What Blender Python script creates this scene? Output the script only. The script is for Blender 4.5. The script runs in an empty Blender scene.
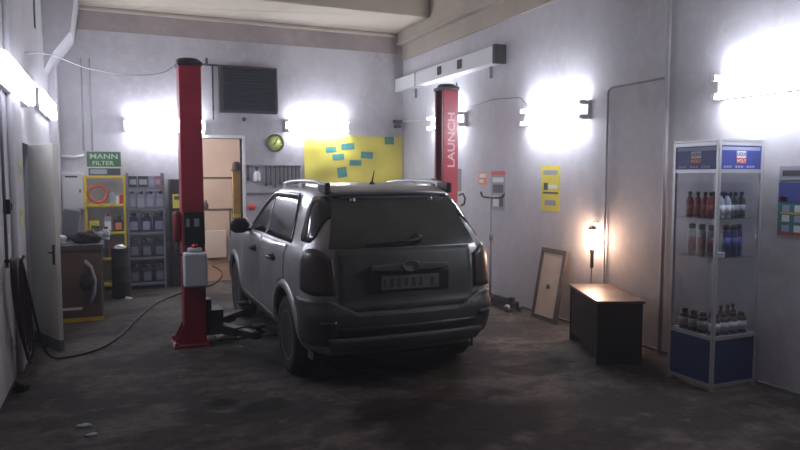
import bpy, bmesh, math, random
from mathutils import Vector, Matrix
random.seed(7)
scene = bpy.context.scene
col = scene.collection
PI = math.pi

# ------------------------------------------------------------------ materials
MATS = {}
def mat(name, c, rough=0.6, metal=0.0, var=0.0, scale=6.0, c2=None, emit=None, es=0, bump=0.0, detail=4, spec=0.5, coat=0.0, trans=0.0):
    if name in MATS: return MATS[name]
    m = bpy.data.materials.new(name); m.use_nodes = True
    nt = m.node_tree; b = nt.nodes['Principled BSDF']
    b.inputs['Base Color'].default_value = (*c, 1); b.inputs['Roughness'].default_value = rough
    b.inputs['Metallic'].default_value = metal; b.inputs['Specular IOR Level'].default_value = spec
    b.inputs['Coat Weight'].default_value = coat; b.inputs['Coat Roughness'].default_value = .12
    b.inputs['Transmission Weight'].default_value = trans
    if emit:
        b.inputs['Emission Color'].default_value = (*emit, 1); b.inputs['Emission Strength'].default_value = es
    if var or c2:
        tc = nt.nodes.new('ShaderNodeTexCoord'); n = nt.nodes.new('ShaderNodeTexNoise')
        n.inputs['Scale'].default_value = scale; n.inputs['Detail'].default_value = detail
        r = nt.nodes.new('ShaderNodeValToRGB')
        r.color_ramp.elements[0].position = .35; r.color_ramp.elements[1].position = .68
        d = c2 or tuple(max(0, x*(1-var)) for x in c)
        r.color_ramp.elements[0].color = (*d, 1); r.color_ramp.elements[1].color = (*c, 1)
        nt.links.new(tc.outputs['Object'], n.inputs['Vector']); nt.links.new(n.outputs['Fac'], r.inputs['Fac'])
        nt.links.new(r.outputs['Color'], b.inputs['Base Color'])
        if bump:
            bp = nt.nodes.new('ShaderNodeBump'); bp.inputs['Strength'].default_value = bump
            nt.links.new(n.outputs['Fac'], bp.inputs['Height']); nt.links.new(bp.outputs['Normal'], b.inputs['Normal'])
    MATS[name] = m
    return m

def layered(name, base, layers, rough=.8, spec=.3, bump=.15, rough_lo=None):
    """base colour with several noise-masked stain layers: (colour, scale, lo, hi, amount, stretch)"""
    m = bpy.data.materials.new(name); m.use_nodes = True; nt = m.node_tree
    b = nt.nodes['Principled BSDF']; b.inputs['Roughness'].default_value = rough
    b.inputs['Specular IOR Level'].default_value = spec
    tc = nt.nodes.new('ShaderNodeTexCoord'); cur = None; last = None
    for i, (c, sc, lo, hi, amt, st) in enumerate(layers):
        mp = nt.nodes.new('ShaderNodeMapping'); mp.inputs['Scale'].default_value = st; mp.inputs['Location'].default_value = (i*3.7, i*1.9, i*5.1)
        n = nt.nodes.new('ShaderNodeTexNoise'); n.inputs['Scale'].default_value = sc; n.inputs['Detail'].default_value = 8
        n.inputs['Roughness'].default_value = .62
        r = nt.nodes.new('ShaderNodeMapRange'); r.inputs['From Min'].default_value = lo; r.inputs['From Max'].default_value = hi
        r.inputs['To Max'].default_value = amt
        mx = nt.nodes.new('ShaderNodeMix'); mx.data_type = 'RGBA'
        nt.links.new(tc.outputs['Object'], mp.inputs['Vector']); nt.links.new(mp.outputs['Vector'], n.inputs['Vector'])
        nt.links.new(n.outputs['Fac'], r.inputs['Value']); nt.links.new(r.outputs['Result'], mx.inputs['Factor'])
        if cur is None: mx.inputs['A'].default_value = (*base, 1)
        else: nt.links.new(cur, mx.inputs['A'])
        mx.inputs['B'].default_value = (*c, 1)
        cur = mx.outputs['Result']; last = n; lr = r
        if i == 0 and rough_lo is not None:
            rr = nt.nodes.new('ShaderNodeMapRange'); rr.inputs['To Min'].default_value = rough; rr.inputs['To Max'].default_value = rough_lo
            nt.links.new(r.outputs['Result'], rr.inputs['Value']); nt.links.new(rr.outputs['Result'], b.inputs['Roughness'])
    nt.links.new(cur, b.inputs['Base Color'])
    bp = nt.nodes.new('ShaderNodeBump'); bp.inputs['Strength'].default_value = bump; bp.inputs['Distance'].default_value = .02
    nt.links.new(last.outputs['Fac'], bp.inputs['Height']); nt.links.new(bp.outputs['Normal'], b.inputs['Normal'])
    MATS[name] = m
    return m

def glass_mat(name, tint=(.9, .95, 1), mixf=.12):
    m = bpy.data.materials.new(name); m.use_nodes = True; nt = m.node_tree
    for n in list(nt.nodes): nt.nodes.remove(n)
    o = nt.nodes.new('ShaderNodeOutputMaterial'); t = nt.nodes.new('ShaderNodeBsdfTransparent'); g = nt.nodes.new('ShaderNodeBsdfGlossy')
    x = nt.nodes.new('ShaderNodeMixShader'); t.inputs[0].default_value = (*tint, 1); g.inputs['Roughness'].default_value = .08
    x.inputs[0].default_value = mixf
    nt.links.new(t.outputs[0], x.inputs[1]); nt.links.new(g.outputs[0], x.inputs[2]); nt.links.new(x.outputs[0], o.inputs[0])
    return m

M_wall = layered('plaster_white', (.53, .52, .55), [((.36, .35, .38), .7, .45, .70, .75, (1, 1, .55)), ((.34, .32, .33), 3.2, .58, .78, .5, (1, 1, .4)), ((.68, .67, .70), 9, .5, .7, .3, (1, 1, 1))], rough=.75)
M_wallb = layered('plaster_back', (.49, .48, .51), [((.30, .28, .30), .6, .42, .68, .85, (1, 1, .6)), ((.31, .28, .28), 2.6, .57, .78, .5, (1, 1, .4)), ((.62, .61, .64), 9, .5, .7, .3, (1, 1, 1))], rough=.8)
M_ceil = layered('ceiling_paint', (.37, .315, .25), [((.26, .21, .17), .9, .45, .7, .7, (1, 1, 1)), ((.28, .23, .19), 3, .6, .8, .5, (1, 1, 1))], rough=.85)
M_floor = layered('oily_concrete', (.098, .084, .075), [((.026, .023, .021), .9, .47, .58, .9, (1, 1.3, 1)), ((.034, .030, .028), 2.6, .50, .60, .85, (1, 1.8, 1)), ((.165, .145, .13), 5.0, .57, .68, .6, (1, 1.5, 1)), ((.035, .031, .029), 14, .5, .62, .65, (1, 1, 1))], rough=.8, spec=.12, bump=.3)
def spills_and_shade(m, spots, c):
    """oil spills: ragged-edged dark blots of oil in the concrete, and shade painted under the car"""
    nt = m.node_tree; b = nt.nodes['Principled BSDF']
    cur = b.inputs['Base Color'].links[0].from_socket
    tc = nt.nodes.new('ShaderNodeTexCoord'); nz = nt.nodes.new('ShaderNodeTexNoise'); nz.inputs['Scale'].default_value = 2.6; nz.inputs['Detail'].default_value = 6
    nt.links.new(tc.outputs['Object'], nz.inputs['Vector'])
    for x, y, rx, ry, amt in spots:
        mp = nt.nodes.new('ShaderNodeMapping'); mp.inputs['Location'].default_value = (-x/rx, -y/ry, 0); mp.inputs['Scale'].default_value = (1/rx, 1/ry, 0)
        nt.links.new(tc.outputs['Object'], mp.inputs['Vector'])
        ln = nt.nodes.new('ShaderNodeVectorMath'); ln.operation = 'LENGTH'; nt.links.new(mp.outputs['Vector'], ln.inputs[0])
        ad = nt.nodes.new('ShaderNodeMath'); ad.operation = 'MULTIPLY_ADD'; ad.inputs[1].default_value = 2.2
        nt.links.new(nz.outputs['Fac'], ad.inputs[0]); nt.links.new(ln.outputs['Value'], ad.inputs[2])
        r = nt.nodes.new('ShaderNodeMapRange'); r.inputs['From Min'].default_value = 1.85; r.inputs['From Max'].default_value = 2.25; r.inputs['To Min'].default_value = amt; r.inputs['To Max'].default_value = 0
        nt.links.new(ad.outputs[0], r.inputs['Value'])
        mx = nt.nodes.new('ShaderNodeMix'); mx.data_type = 'RGBA'; mx.inputs['B'].default_value = (*c, 1)
        nt.links.new(cur, mx.inputs['A']); nt.links.new(r.outputs['Result'], mx.inputs['Factor']); cur = mx.outputs['Result']
    nt.links.new(cur, b.inputs['Base Color'])
spills_and_shade(M_floor, [(2.25, 4.0, .75, .50, .9), (1.90, 4.55, .35, .25, .7), (2.75, 3.45, .5, .4, .8), (.74, 5.16, .13, .10, .85), (1.06, 4.95, .20, .14, .8), (3.52, 5.0, .40, .20, .75), (1.2, 6.3, .5, .4, .6), (.3, 4.6, .3, .2, .5), (2.6, 6.6, 1.1, 1.8, .7)], (.006, .0055, .005))  # the last, largest blot is shade painted on the floor under the car
M_beam = layered('beam_paint', (.44, .385, .32), [((.33, .28, .23), 1.2, .45, .7, .7, (1, 1, 1)), ((.28, .24, .2), 4, .6, .8, .4, (1, 1, 1))], rough=.8)
M_red = mat('red_paint', (.30, .014, .036), .42, var=.25, scale=5, coat=.2)
M_dred = mat('dark_red_paint', (.20, .008, .018), .5, var=.2)
M_black = mat('black_plastic', (.012, .012, .014), .45)
M_rub = mat('rubber', (.014, .014, .014), .85, var=.3, scale=20)
M_dsteel = mat('dark_steel', (.05, .048, .048), .5, .6, var=.35, scale=9)
M_steel = mat('steel', (.35, .35, .37), .35, .9, var=.2, scale=12)
M_alu = mat('aluminium', (.62, .63, .66), .4, .55, var=.06)
M_chrome = mat('chrome', (.6, .6, .62), .18, 1.0)
M_white = mat('white_enamel', (.72, .72, .74), .5)
M_offw = mat('cream_door_paint', (.74, .71, .64), .55, var=.10, scale=2.2)
M_yel = mat('yellow_paint', (.72, .52, .03), .5, var=.2, scale=6)
M_yelp = mat('yellow_print', (.72, .62, .06), .6, var=.10, scale=4)
M_cloth_y = mat('yellow_banner_cloth', (.64, .56, .08), .7, var=.12, scale=2)
M_green = mat('green_print', (.02, .17, .10), .6)
M_teal = mat('teal_print', (.05, .26, .24), .6, var=.3, scale=9)
M_gpaint = mat('grey_paint', (.17, .17, .20), .55, var=.2, scale=6)
M_bpaint = mat('blue_panel', (.012, .042, .17), .4, var=.15, scale=4)
M_bprint = mat('blue_print', (.035, .055, .26), .45)
M_lbprint = mat('pale_blue_print', (.35, .40, .62), .5)
M_rprint = mat('red_print', (.55, .03, .03), .5)
M_wprint = mat('white_print', (.75, .75, .76), .5)
M_gprint = mat('grey_print', (.30, .32, .36), .55)
M_oprint = mat('orange_print', (.75, .26, .12), .55)
M_dprint = mat('dark_print', (.05, .05, .06), .55)
M_brown = mat('brown_laminate', (.12, .07, .05), .5, var=.3, scale=4)
M_dbrown = mat('dark_wood_veneer', (.008, .006, .005), .5, var=.4, scale=5, spec=.2)
M_dtop = mat('worn_brown_veneer', (.10, .055, .04), .35, var=.35, scale=5)
M_cream = mat('cream_board', (.58, .46, .34), .6, var=.12, scale=5)
M_frame = mat('brown_wood_frame', (.07, .05, .043), .6, var=.3, scale=8)
M_glass = glass_mat('cabinet_glass', (.93, .95, .98), .07)
M_shelfg = glass_mat('shelf_glass', (.80, .86, .88), .12)
M_tube = mat('fluorescent_tube', (1, 1, 1), .5, emit=(.85, .88, 1.0), es=125)
M_fix = mat('lamp_housing', (.75, .76, .78), .5)
M_warm = mat('warm_bulb', (1, .9, .8), .5, emit=(1, .62, .42), es=140)
M_roomlamp = mat('room_bulb', (1, .9, .8), .5, emit=(1, .82, .72), es=300)
M_pink = mat('warm_plaster', (.64, .57, .53), .8, var=.15, scale=1.5)
M_tile = mat('brown_lino', (.20, .14, .10), .55, var=.25, scale=3)
M_paint = mat('silver_car_paint', (.44, .44, .455), .36, .5, c2=(.33, .325, .325), scale=2.5, coat=.35, detail=8)
M_dirty_shaded = mat('dirty_shaded_silver', (.095, .10, .096), .5, .35, c2=(.06, .063, .06), scale=3.5, coat=.1, detail=8)  # dirt, plus shade put into the colour for the car's unlit rear
M_bump = mat('dirty_bumper_plastic', (.06, .06, .058), .6, .1, c2=(.065, .064, .06), scale=4)
M_cglass = mat('dark_car_glass', (.012, .013, .014), .09, spec=.6)
M_rglass = mat('dirty_rear_glass', (.030, .034, .032), .22, c2=(.05, .056, .053), scale=3, spec=.5)
M_lamp = mat('smoked_lamp_lens', (.060, .035, .035), .3, c2=(.045, .04, .038), scale=5)
M_rim = mat('alloy_rim', (.38, .38, .38), .45, .6, var=.3, scale=10)
M_tank = mat('milky_tank', (.55, .58, .62), .4)
M_skid = mat('silver_skid', (.13, .13, .13), .5, .4, var=.2, scale=6)

# ------------------------------------------------------------------ mesh builder
class MB:
    def __init__(s): s.v = []; s.f = []; s.m = []; s.sm = []
    def add(s, vs, fs, mi=0, smooth=False, M=None):
        o = len(s.v)
        s.v += [tuple(M @ Vector(p)) if M else tuple(p) for p in vs]
        for f in fs: s.f.append([i+o for i in f]); s.m.append(mi); s.sm.append(smooth)
        return s
    def box(s, a, b, mi=0, M=None):
        x0, y0, z0 = a; x1, y1, z1 = b
        vs = [(x0,y0,z0),(x1,y0,z0),(x1,y1,z0),(x0,y1,z0),(x0,y0,z1),(x1,y0,z1),(x1,y1,z1),(x0,y1,z1)]
        return s.add(vs, [(0,3,2,1),(4,5,6,7),(0,1,5,4),(1,2,6,5),(2,3,7,6),(3,0,4,7)], mi, False, M)
    def tube(s, pts, r, n=10, mi=0, caps=True, closed=False):
        pts = [Vector(p) for p in pts]; N = len(pts); rings = []
        rr = r if isinstance(r, (list, tuple)) else [r]*N
        up = Vector((0, 0, 1))
        for i, p in enumerate(pts):
            t = (pts[(i+1) % N] - pts[i-1]) if closed else (pts[min(i+1, N-1)] - pts[max(i-1, 0)])
            t.normalize()
            if abs(t.dot(up)) > .98: up = Vector((1, 0, 0)) if abs(t.x) < .9 else Vector((0, 1, 0))
            a = t.cross(up).normalized(); b = t.cross(a).normalized(); up = -b if (-b).dot(up) > 0 else b
            a = t.cross(up).normalized()
            rings.append([p + (a*math.cos(2*PI*k/n) + up*math.sin(2*PI*k/n))*rr[i] for k in range(n)])
        vs = [q for R in rings for q in R]; fs = []
        for i in range(N if closed else N-1):
            j = (i+1) % N
            for k in range(n): fs.append((i*n+k, i*n+(k+1) % n, j*n+(k+1) % n, j*n+k))
        s.add(vs, fs, mi, True)
        if caps and not closed:
            s.add(rings[0], [tuple(range(n))[::-1]], mi); s.add(rings[-1], [tuple(range(n))], mi)
        return s
    def lathe(s, prof, n=20, mi=0, M=None, smooth=True, sx=1, sy=1):
        """profile [(r,z)...] around z; closed at both ends when r=0"""
        vs = []; fs = []; N = len(prof)
        for r, z in prof: vs += [(r*math.cos(2*PI*k/n)*sx, r*math.sin(2*PI*k/n)*sy, z) for k in range(n)]
        for i in range(N-1):
            for k in range(n): fs.append((i*n+k, i*n+(k+1) % n, (i+1)*n+(k+1) % n, (i+1)*n+k))
        if prof[0][0] > 1e-5: fs.append(tuple(range(n))[::-1])
        if prof[-1][0] > 1e-5: fs.append(tuple((N-1)*n+k for k in range(n)))
        return s.add(vs, fs, mi, smooth, M)
    def prism(s, poly, z0, z1, mi=0, M=None):
        n = len(poly)
        vs = [(x, y, z0) for x, y in poly] + [(x, y, z1) for x, y in poly]
        fs = [tuple(range(n))[::-1], tuple(range(n, 2*n))] + [(i, (i+1) % n, n+(i+1) % n, n+i) for i in range(n)]
        return s.add(vs, fs, mi, False, M)
    def grid(s, P, mi=0, smooth=True):
        nu, nv = len(P), len(P[0])
        return s.add([p for R in P for p in R], [(i*nv+j, (i+1)*nv+j, (i+1)*nv+j+1, i*nv+j+1) for i in range(nu-1) for j in range(nv-1)], mi, smooth)
    def build(s, name, mats, parent=None, bevel=0, smooth_angle=None, fix=True):
        me = bpy.data.meshes.new(name); me.from_pydata(s.v, [], s.f)
        for m in (mats if isinstance(mats, (list, tuple)) else [mats]): me.materials.append(m)
        me.polygons.foreach_set('material_index', s.m); me.polygons.foreach_set('use_smooth', s.sm)
        bm = bmesh.new(); bm.from_mesh(me)
        bmesh.ops.remove_doubles(bm, verts=bm.verts, dist=1e-5)
        if fix: bmesh.ops.recalc_face_normals(bm, faces=bm.faces)
        bm.to_mesh(me); bm.free(); me.update()
        o = bpy.data.objects.new(name, me); col.objects.link(o)
        if parent: o.parent = parent
        if bevel:
            b = o.modifiers.new('bevel', 'BEVEL'); b.width = bevel; b.segments = 2; b.limit_method = 'ANGLE'; b.angle_limit = math.radians(40)
        return o

def tag(o, label, cat, group=None, kind=None):
    o['label'] = label; o['category'] = cat
    if group: o['group'] = group
    if kind: o['kind'] = kind
    return o
def thing(name, label, cat, loc=(0,0,0), rz=0, group=None):
    o = bpy.data.objects.new(name, None); col.objects.link(o); o.location = loc; o.rotation_euler = (0, 0, rz)
    o.empty_display_size = .1
    return tag(o, label, cat, group)
def struct(o): o['kind'] = 'structure'; return o
def copy_tree(o, parent=None):
    c = o.copy(); col.objects.link(c)
    if parent: c.parent = parent
    for ch in [x for x in bpy.data.objects if x.parent == o]: copy_tree(ch, c)
    return c
def text_geo(body, size, extrude=.002, bold=0.0):
    cu = bpy.data.curves.new('t', 'FONT'); cu.body = body; cu.size = size; cu.extrude = extrude; cu.align_x = 'CENTER'; cu.align_y = 'CENTER'; cu.offset = bold
    cu.resolution_u = 3
    o = bpy.data.objects.new('t', cu); col.objects.link(o)
    dg = bpy.context.evaluated_depsgraph_get(); dg.update()
    me = bpy.data.meshes.new_from_object(o.evaluated_get(dg))
    vs = [tuple(v.co) for v in me.vertices]; fs = [tuple(p.vertices) for p in me.polygons]
    bpy.data.objects.remove(o); bpy.data.curves.remove(cu); bpy.data.meshes.remove(me)
    return vs, fs
def add_text(mb, body, size, M, mi, extrude=.002, sx=1.0, bold=0.0):
    vs, fs = text_geo(body, size, extrude, bold)
    mb.add([(x*sx, y, z) for x, y, z in vs], fs, mi, False, M)
# frames for flat things: local x right, y up, z out of the surface
def F_back(x, y, z): return Matrix.Translation((x, y, z)) @ Matrix(((1,0,0,0),(0,0,-1,0),(0,1,0,0),(0,0,0,1)))
def F_right(x, y, z): return Matrix.Translation((x, y, z)) @ Matrix(((0,0,-1,0),(-1,0,0,0),(0,1,0,0),(0,0,0,1)))
def F_left(x, y, z): return Matrix.Translation((x, y, z)) @ Matrix(((0,0,1,0),(1,0,0,0),(0,1,0,0),(0,0,0,1)))

XL, XR, YB, ZC, YF = -0.84, 4.95, 11.4, 4.75, -2.5
# ------------------------------------------------------------------ setting
struct(MB().box((XL-.2, YF-.2, -.2), (XR+.2, YB, 0)).build('floor', M_floor))
struct(MB().box((XL-.2, YF-.2, ZC), (XR+.2, YB+.2, ZC+.2)).build('ceiling', M_ceil))
DX0, DX1, DZ = 1.30, 1.99, 2.38          # doorway in the back wall
struct(MB().box((XL-.2, YB, -.2), (DX0, YB+.2, ZC)).box((DX1, YB, -.2), (XR+.2, YB+.2, ZC)).box((DX0, YB, DZ), (DX1, YB+.2, ZC)).build('wall_back', M_wallb))
LY0, LY1, LZ = 7.3, 8.0, 2.08           # doorway in the left wall
struct(MB().box((XL-.2, YF, 0), (XL, LY0, ZC)).box((XL-.2, LY1, 0), (XL, YB, ZC)).box((XL-.2, LY0, LZ), (XL, LY1, ZC)).box((XL-.26, LY0-.1, 0), (XL-.2, LY1+.1, LZ+.1)).build('wall_left', M_wall))
struct(MB().box((XR, YF, 0), (XR+.2, YB, ZC)).build('wall_right', M_wall))
struct(MB().box((XL-.2, YF-.2, 0), (XR+.2, YF, ZC)).build('unseen_wall_front', mat('unseen_dark_wall', (.05, .05, .055), .7, var=.3, scale=1.5)))  # unseen wall behind the camera, darkened to cut fill on the car's rear
# ceiling slab strip along the back wall, longitudinal beam along the right wall
struct(MB().box((XL, 10.0, 4.33), (4.80, YB, ZC)).box((XL, YB-.06, 4.27), (4.80, YB, 4.33)).build('trim_1', M_beam, bevel=.015))
struct(MB().box((4.84, YF, 4.13), (XR, YB, ZC)).box((4.80, YF, 4.13), (4.84, YB, 4.17)).build('trim_2', M_beam, bevel=.012))
struct(MB().box((4.925, YF, 3.86), (XR, YB, 4.13)).build('trim_11', M_beam))
struct(MB().box((XL, 7.2, 4.45), (4.80, 7.55, ZC)).build('trim_3', M_beam, bevel=.015))
struct(MB().box((XL, 4.0, 4.45), (4.80, 4.35, ZC)).build('trim_4', M_beam, bevel=.015))
struct(MB().box((XL, YB-.015, 3.98), (4.84, YB, 4.27)).build('added_shade_band', layered('shaded_wall_band', (.33, .28, .27), [((.22, .19, .18), 1.5, .4, .7, .8, (1, 1, 1)), ((.42, .38, .36), 5, .55, .75, .5, (1, 1, 1))], rough=.9)))  # added band: shade on the upper back wall put into its brown colour
# corner column with bracket on the left, dark joints
struct(MB().box((XL, 11.0, 0), (XL+.10, YB, ZC)).prism([(-.5, 3.75), (-.72, 3.45), (-.84, 3.2), (-.84, 4.33), (-.42, 4.33)], -11.38, -10.4, M=Matrix(((1,0,0,0),(0,0,-1,0),(0,1,0,0),(0,0,0,1)))).build('trim_5', M_wall))
struct(MB().box((XL, 9.28, 3.55), (XL+.012, 9.40, 4.7)).build('trim_6', M_dprint))
struct(MB().box((XL+.1, 11.10, 3.45), (XL+.112, 11.24, 3.95)).build('trim_7', M_dprint))
struct(MB().box((XL, 6.65, 0), (XL+.05, 7.22, 4.75)).build('trim_8', M_wall, bevel=.02))
# low grey skirting strip and doorway frames
struct(MB().box((XR-.02, YF, 0), (XR, YB, .03)).build('baseboard_right', M_gpaint))
struct(MB().box((DX0-.05, YB-.02, 0), (DX0, YB+.2, DZ+.05)).box((DX1, YB-.02, 0), (DX1+.05, YB+.2, DZ+.05)).box((DX0, YB-.02, DZ), (DX1, YB+.2, DZ+.05)).build('trim_9', M_white))
struct(MB().box((XL, LY0-.06, 0), (XL+.02, LY0, LZ+.06)).box((XL, LY1, 0), (XL+.02, LY1+.06, LZ+.06)).box((XL, LY0, LZ), (XL+.02, LY1, LZ+.06)).build('trim_10', M_gprint))
# room behind the doorway
RX0, RX1, RY, RZ = .4, 3.6, 14.3, 2.75
struct(MB().box((RX0, YB, -.2), (RX1, RY, 0)).build('floor_back_room', M_tile))
struct(MB().box((RX0, YB+.2, RZ), (RX1, RY, RZ+.1)).build('ceiling_back_room', M_white))
struct(MB().box((RX0, RY, 0), (RX1, RY+.1, RZ)).box((RX0-.1, YB+.2, 0), (RX0, RY, RZ)).box((RX1, YB+.2, 0), (RX1+.1, RY, RZ)).build('wall_back_room', M_pink))

# ------------------------------------------------------------------ fluorescent fittings
def fitting(label, F, length, gap=.16, h=.20):
    t = thing('fluorescent_wall_lamp', label, 'light', (0,0,0), 0, 'twin tube wall lights')
    t.matrix_world = F
    L = length/2
    MB().box((-L, -h/2, 0), (L, h/2, .045)).build('housing', M_fix, t, bevel=.006)
    for sy in (-1, 1):
        y = sy*gap/2
        MB().tube([(-L+.05, y, .12), (L-.05, y, .12)], .015, 12).build('tube', M_tube, t)
        for sx in (-1, 1): MB().box((sx*(L-.03)-.02, y-.025, .045), (sx*(L-.03)+.02, y+.025, .14)).build('lamp_holder', M_fix, t)
    return t
fitting('blown-out twin tube wall light above the glass display cabinet', F_right(XR, 3.72, 2.52), 1.25)
fitting('bright twin tube wall light on the right wall above the yellow poster', F_right(XR, 6.72, 2.50), 1.25)
fitting('twin tube wall light half hidden behind the right red lift post', F_right(XR, 9.55, 2.62), 1.15)
fitting('twin tube wall light on the back wall crossed by the left red lift post', F_back(.78, YB, 2.55), 1.25)
fitting('twin tube wall light on the back wall between the clock and yellow banner', F_back(3.30, YB, 2.62), 1.15)
M_panel = mat('lit_diffuser', (1, 1, 1), .5, emit=(.83, .86, 1.0), es=20)
def panel_fitting(label, F, length, h):
    t = thing('diffuser_wall_lamp', label, 'light', (0,0,0), 0, 'diffuser lights on the left wall'); t.matrix_world = F; L = length/2
    MB().box((-L, -h/2, .0), (L, h/2, .05)).build('housing', M_fix, t, bevel=.006)
    MB().box((-L+.015, -h/2+.015, .05), (L-.015, h/2-.015, .11)).build('diffuser', M_panel, t, bevel=.02)
    return t
panel_fitting('nearest long lit diffuser light high on the left wall', F_left(XL, 6.95, 2.60), 2.0, .27)
panel_fitting('farther long lit diffuser light on the left wall above the cream door', F_left(XL, 9.9, 2.66), 1.8, .25)

# ------------------------------------------------------------------ the car
TZ = [.28, .34, .42, .50, .60, .66, .70, .78, .90, 1.00, 1.06, 1.10, 1.14, 1.20, 1.32, 1.45, 1.56, 1.62, 1.655, 1.675, 1.685]
TW = [.74, .795, .835, .85, .858, .862, .864, .866, .866, .862, .856, .844, .826, .795, .750, .705, .655, .615, .565, .48, .34]
TR = [.16, .10, .05, .03, .015, .015, .05, .058, .068, .085, .10, .108, .118, .145, .23, .335, .43, .475, .53, .66, .92]
TF = [4.18, 4.26, 4.31, 4.33, 4.345, 4.345, 4.34, 4.33, 4.29, 4.17, 3.92, 3.55, 3.05, 2.86, 2.68, 2.50, 2.34, 2.22, 2.08, 1.86, 1.58]
def pchip(T, z):
    X = TZ
    if z <= X[0]: return T[0]
    if z >= X[-1]: return T[-1]
    n = len(X)
    k = max(i for i in range(n-1) if X[i] <= z)
    def dl(i): return (T[i+1]-T[i])/(X[i+1]-X[i])
    def sl(i):
        if i == 0: return dl(0)
        if i == n-1: return dl(n-2)
        a, b = dl(i-1), dl(i)
        return 0 if a*b <= 0 else 2*a*b/(a+b)
    h = X[k+1]-X[k]; t = (z-X[k])/h; a, b = sl(k), sl(k+1)
    return (2*t**3-3*t**2+1)*T[k] + (t**3-2*t*t+t)*h*a + (-2*t**3+3*t*t)*T[k+1] + (t**3-t*t)*h*b
BOW, NEX = .035, 2.5
def prm(z):
    w = pchip(TW, z); ax = .25-.08*max(0, min(1, (z-.95)/.5)); ay = .34-.08*max(0, min(1, (z-.9)/.4))
    return w, pchip(TR, z), pchip(TF, z), min(ax, w*.5), ay, min(.34, w*.55), .42 if z < 1.12 else .25
def outline(z, s):
    """s 0..1 rear, 1..2 rear corner, 2..3 side, 3..4 front corner, 4..5 front; sign gives the side"""
    sg = 1 if s >= 0 else -1; s = abs(s); w, yr, yf, ax, ay, fx, fy = prm(z)
    yc = yr+BOW
    if s <= 1: x = (w-ax)*s; y = yr+BOW*s*s
    elif s <= 2:
        p = (s-1)*PI/2; x = (w-ax)+ax*max(0, math.sin(p))**(2/NEX); y = yc+ay-ay*max(0, math.cos(p))**(2/NEX)
    elif s <= 3: x = w; y = yc+ay+(yf-BOW-fy-yc-ay)*(s-2)
    elif s <= 4:
        p = (s-3)*PI/2; x = (w-fx)+fx*max(0, math.cos(p))**(2/NEX); y = yf-BOW-fy+fy*max(0, math.sin(p))**(2/NEX)
    else:
        t = 5-s; x = (w-fx)*t; y = yf-BOW*t*t
    if 2 <= s <= 3: x += .012*math.sin(PI*(s-2))*(1 if z < 1.15 else .3)
    return Vector((sg*x, y, z))
def s_of_y(y, z):
    w, yr, yf, ax, ay, fx, fy = prm(z); yc = yr+BOW
    if y <= yc: return 1.0
    if y < yc+ay: return 1+math.acos(((yc+ay-y)/ay)**(NEX/2))/(PI/2)
    e = yf-BOW-fy
    if y <= e: return 2+(y-yc-ay)/(e-yc-ay)
    return 3+math.asin(min(1, ((y-e)/fy))**(NEX/2))/(PI/2)
def s_of_x(x, z):
    w, yr, yf, ax, ay, fx, fy = prm(z); x = abs(x)
    if x <= w-ax: return x/(w-ax)
    return 1+math.asin(min(1, ((x-(w-ax))/ax))**(NEX/2))/(PI/2)
def nrm(z, s):
    e = .012; d = .01
    a = outline(z, s+d)-outline(z, s-d); b = outline(z+e, s)-outline(z-e, s)
    n = a.cross(b)
    if n.length < 1e-9: return Vector((0, -1, 0))
    n.normalize(); p = outline(z, s)
    c = n.dot(Vector((p.x, p.y-2.1, 0)))
    return n if c > 0 else -n
def car_patch(stations, nv, off, thick, mode, side=1, mi=0, mb=None, shear=0.0):
    """stations [(a, z0, z1)]: a is y (mode 'y'), x (mode 'x') or s (mode 's'); a shell of the given thickness over the body"""
    mb = mb or MB(); G = []; B = []
    for a, z0, z1 in stations:
        r1 = []; r2 = []
        for j in range(nv+1):
            z = z0+(z1-z0)*j/nv
            if mode == 'y': s = side*s_of_y(a+shear*(z-1.2), z)
            elif mode == 'x': s = math.copysign(s_of_x(a, z), a) if abs(a) > 1e-6 else 0.0
            else: s = side*a
            p = outline(z, s); n = nrm(z, s if abs(s) > .02 else .02)
            if abs(s) <= .02: n.x = 0; n.normalize()
            r1.append(p+n*off); r2.append(p+n*(off-thick))
        G.append(r1); B.append(r2)
    mb.grid(G, mi); mb.grid([r[::-1] for r in B], mi)
    nu = len(G)
    rim1 = [G[i][0] for i in range(nu)] + [G[-1][j] for j in range(1, nv+1)] + [G[i][nv] for i in range(nu-2, -1, -1)] + [G[0][j] for j in range(nv-1, 0, -1)]
    rim2 = [B[i][0] for i in range(nu)] + [B[-1][j] for j in range(1, nv+1)] + [B[i][nv] for i in range(nu-2, -1, -1)] + [B[0][j] for j in range(nv-1, 0, -1)]
    n = len(rim1); mb.add(rim1+rim2, [(i, (i+1) % n, n+(i+1) % n, n+i) for i in range(n)], mi)
    return mb
def lin(a, b, n): return [a+(b-a)*i/n for i in range(n+1)]

car = thing('car', 'dusty silver five-door off-road wagon parked between the two red lift posts', 'car', (2.225, 4.93, 0))
# body shell: stacked outlines
AXR, AXF, WR, WZ = .83, 3.46, .345, .345
zs = sorted(set([round(z, 4) for z in lin(.28, .70, 12)+lin(.70, 1.04, 10)+lin(1.04, 1.16, 10)+lin(1.16, 1.60, 14)+lin(1.60, 1.685, 8)+[.66, .68]]))
ss = [x for x in lin(0, 1, 6)] + lin(1, 2, 8)[1:] + lin(2, 3, 22)[1:] + lin(3, 4, 8)[1:] + lin(4, 5, 6)[1:]
loop = ss + [-x for x in ss[-2:0:-1]]
mb = MB(); n = len(loop)
vs = [outline(z, s) for z in zs for s in loop]
fs = [(i*n+k, i*n+(k+1) % n, (i+1)*n+(k+1) % n, (i+1)*n+k) for i in range(len(zs)-1) for k in range(n)]
mb.add(vs, fs, 0, True)
mb.add([outline(zs[0], s) for s in loop], [tuple(range(n))[::-1]], 0)
top = [outline(zs[-1], s) for s in loop]
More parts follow.
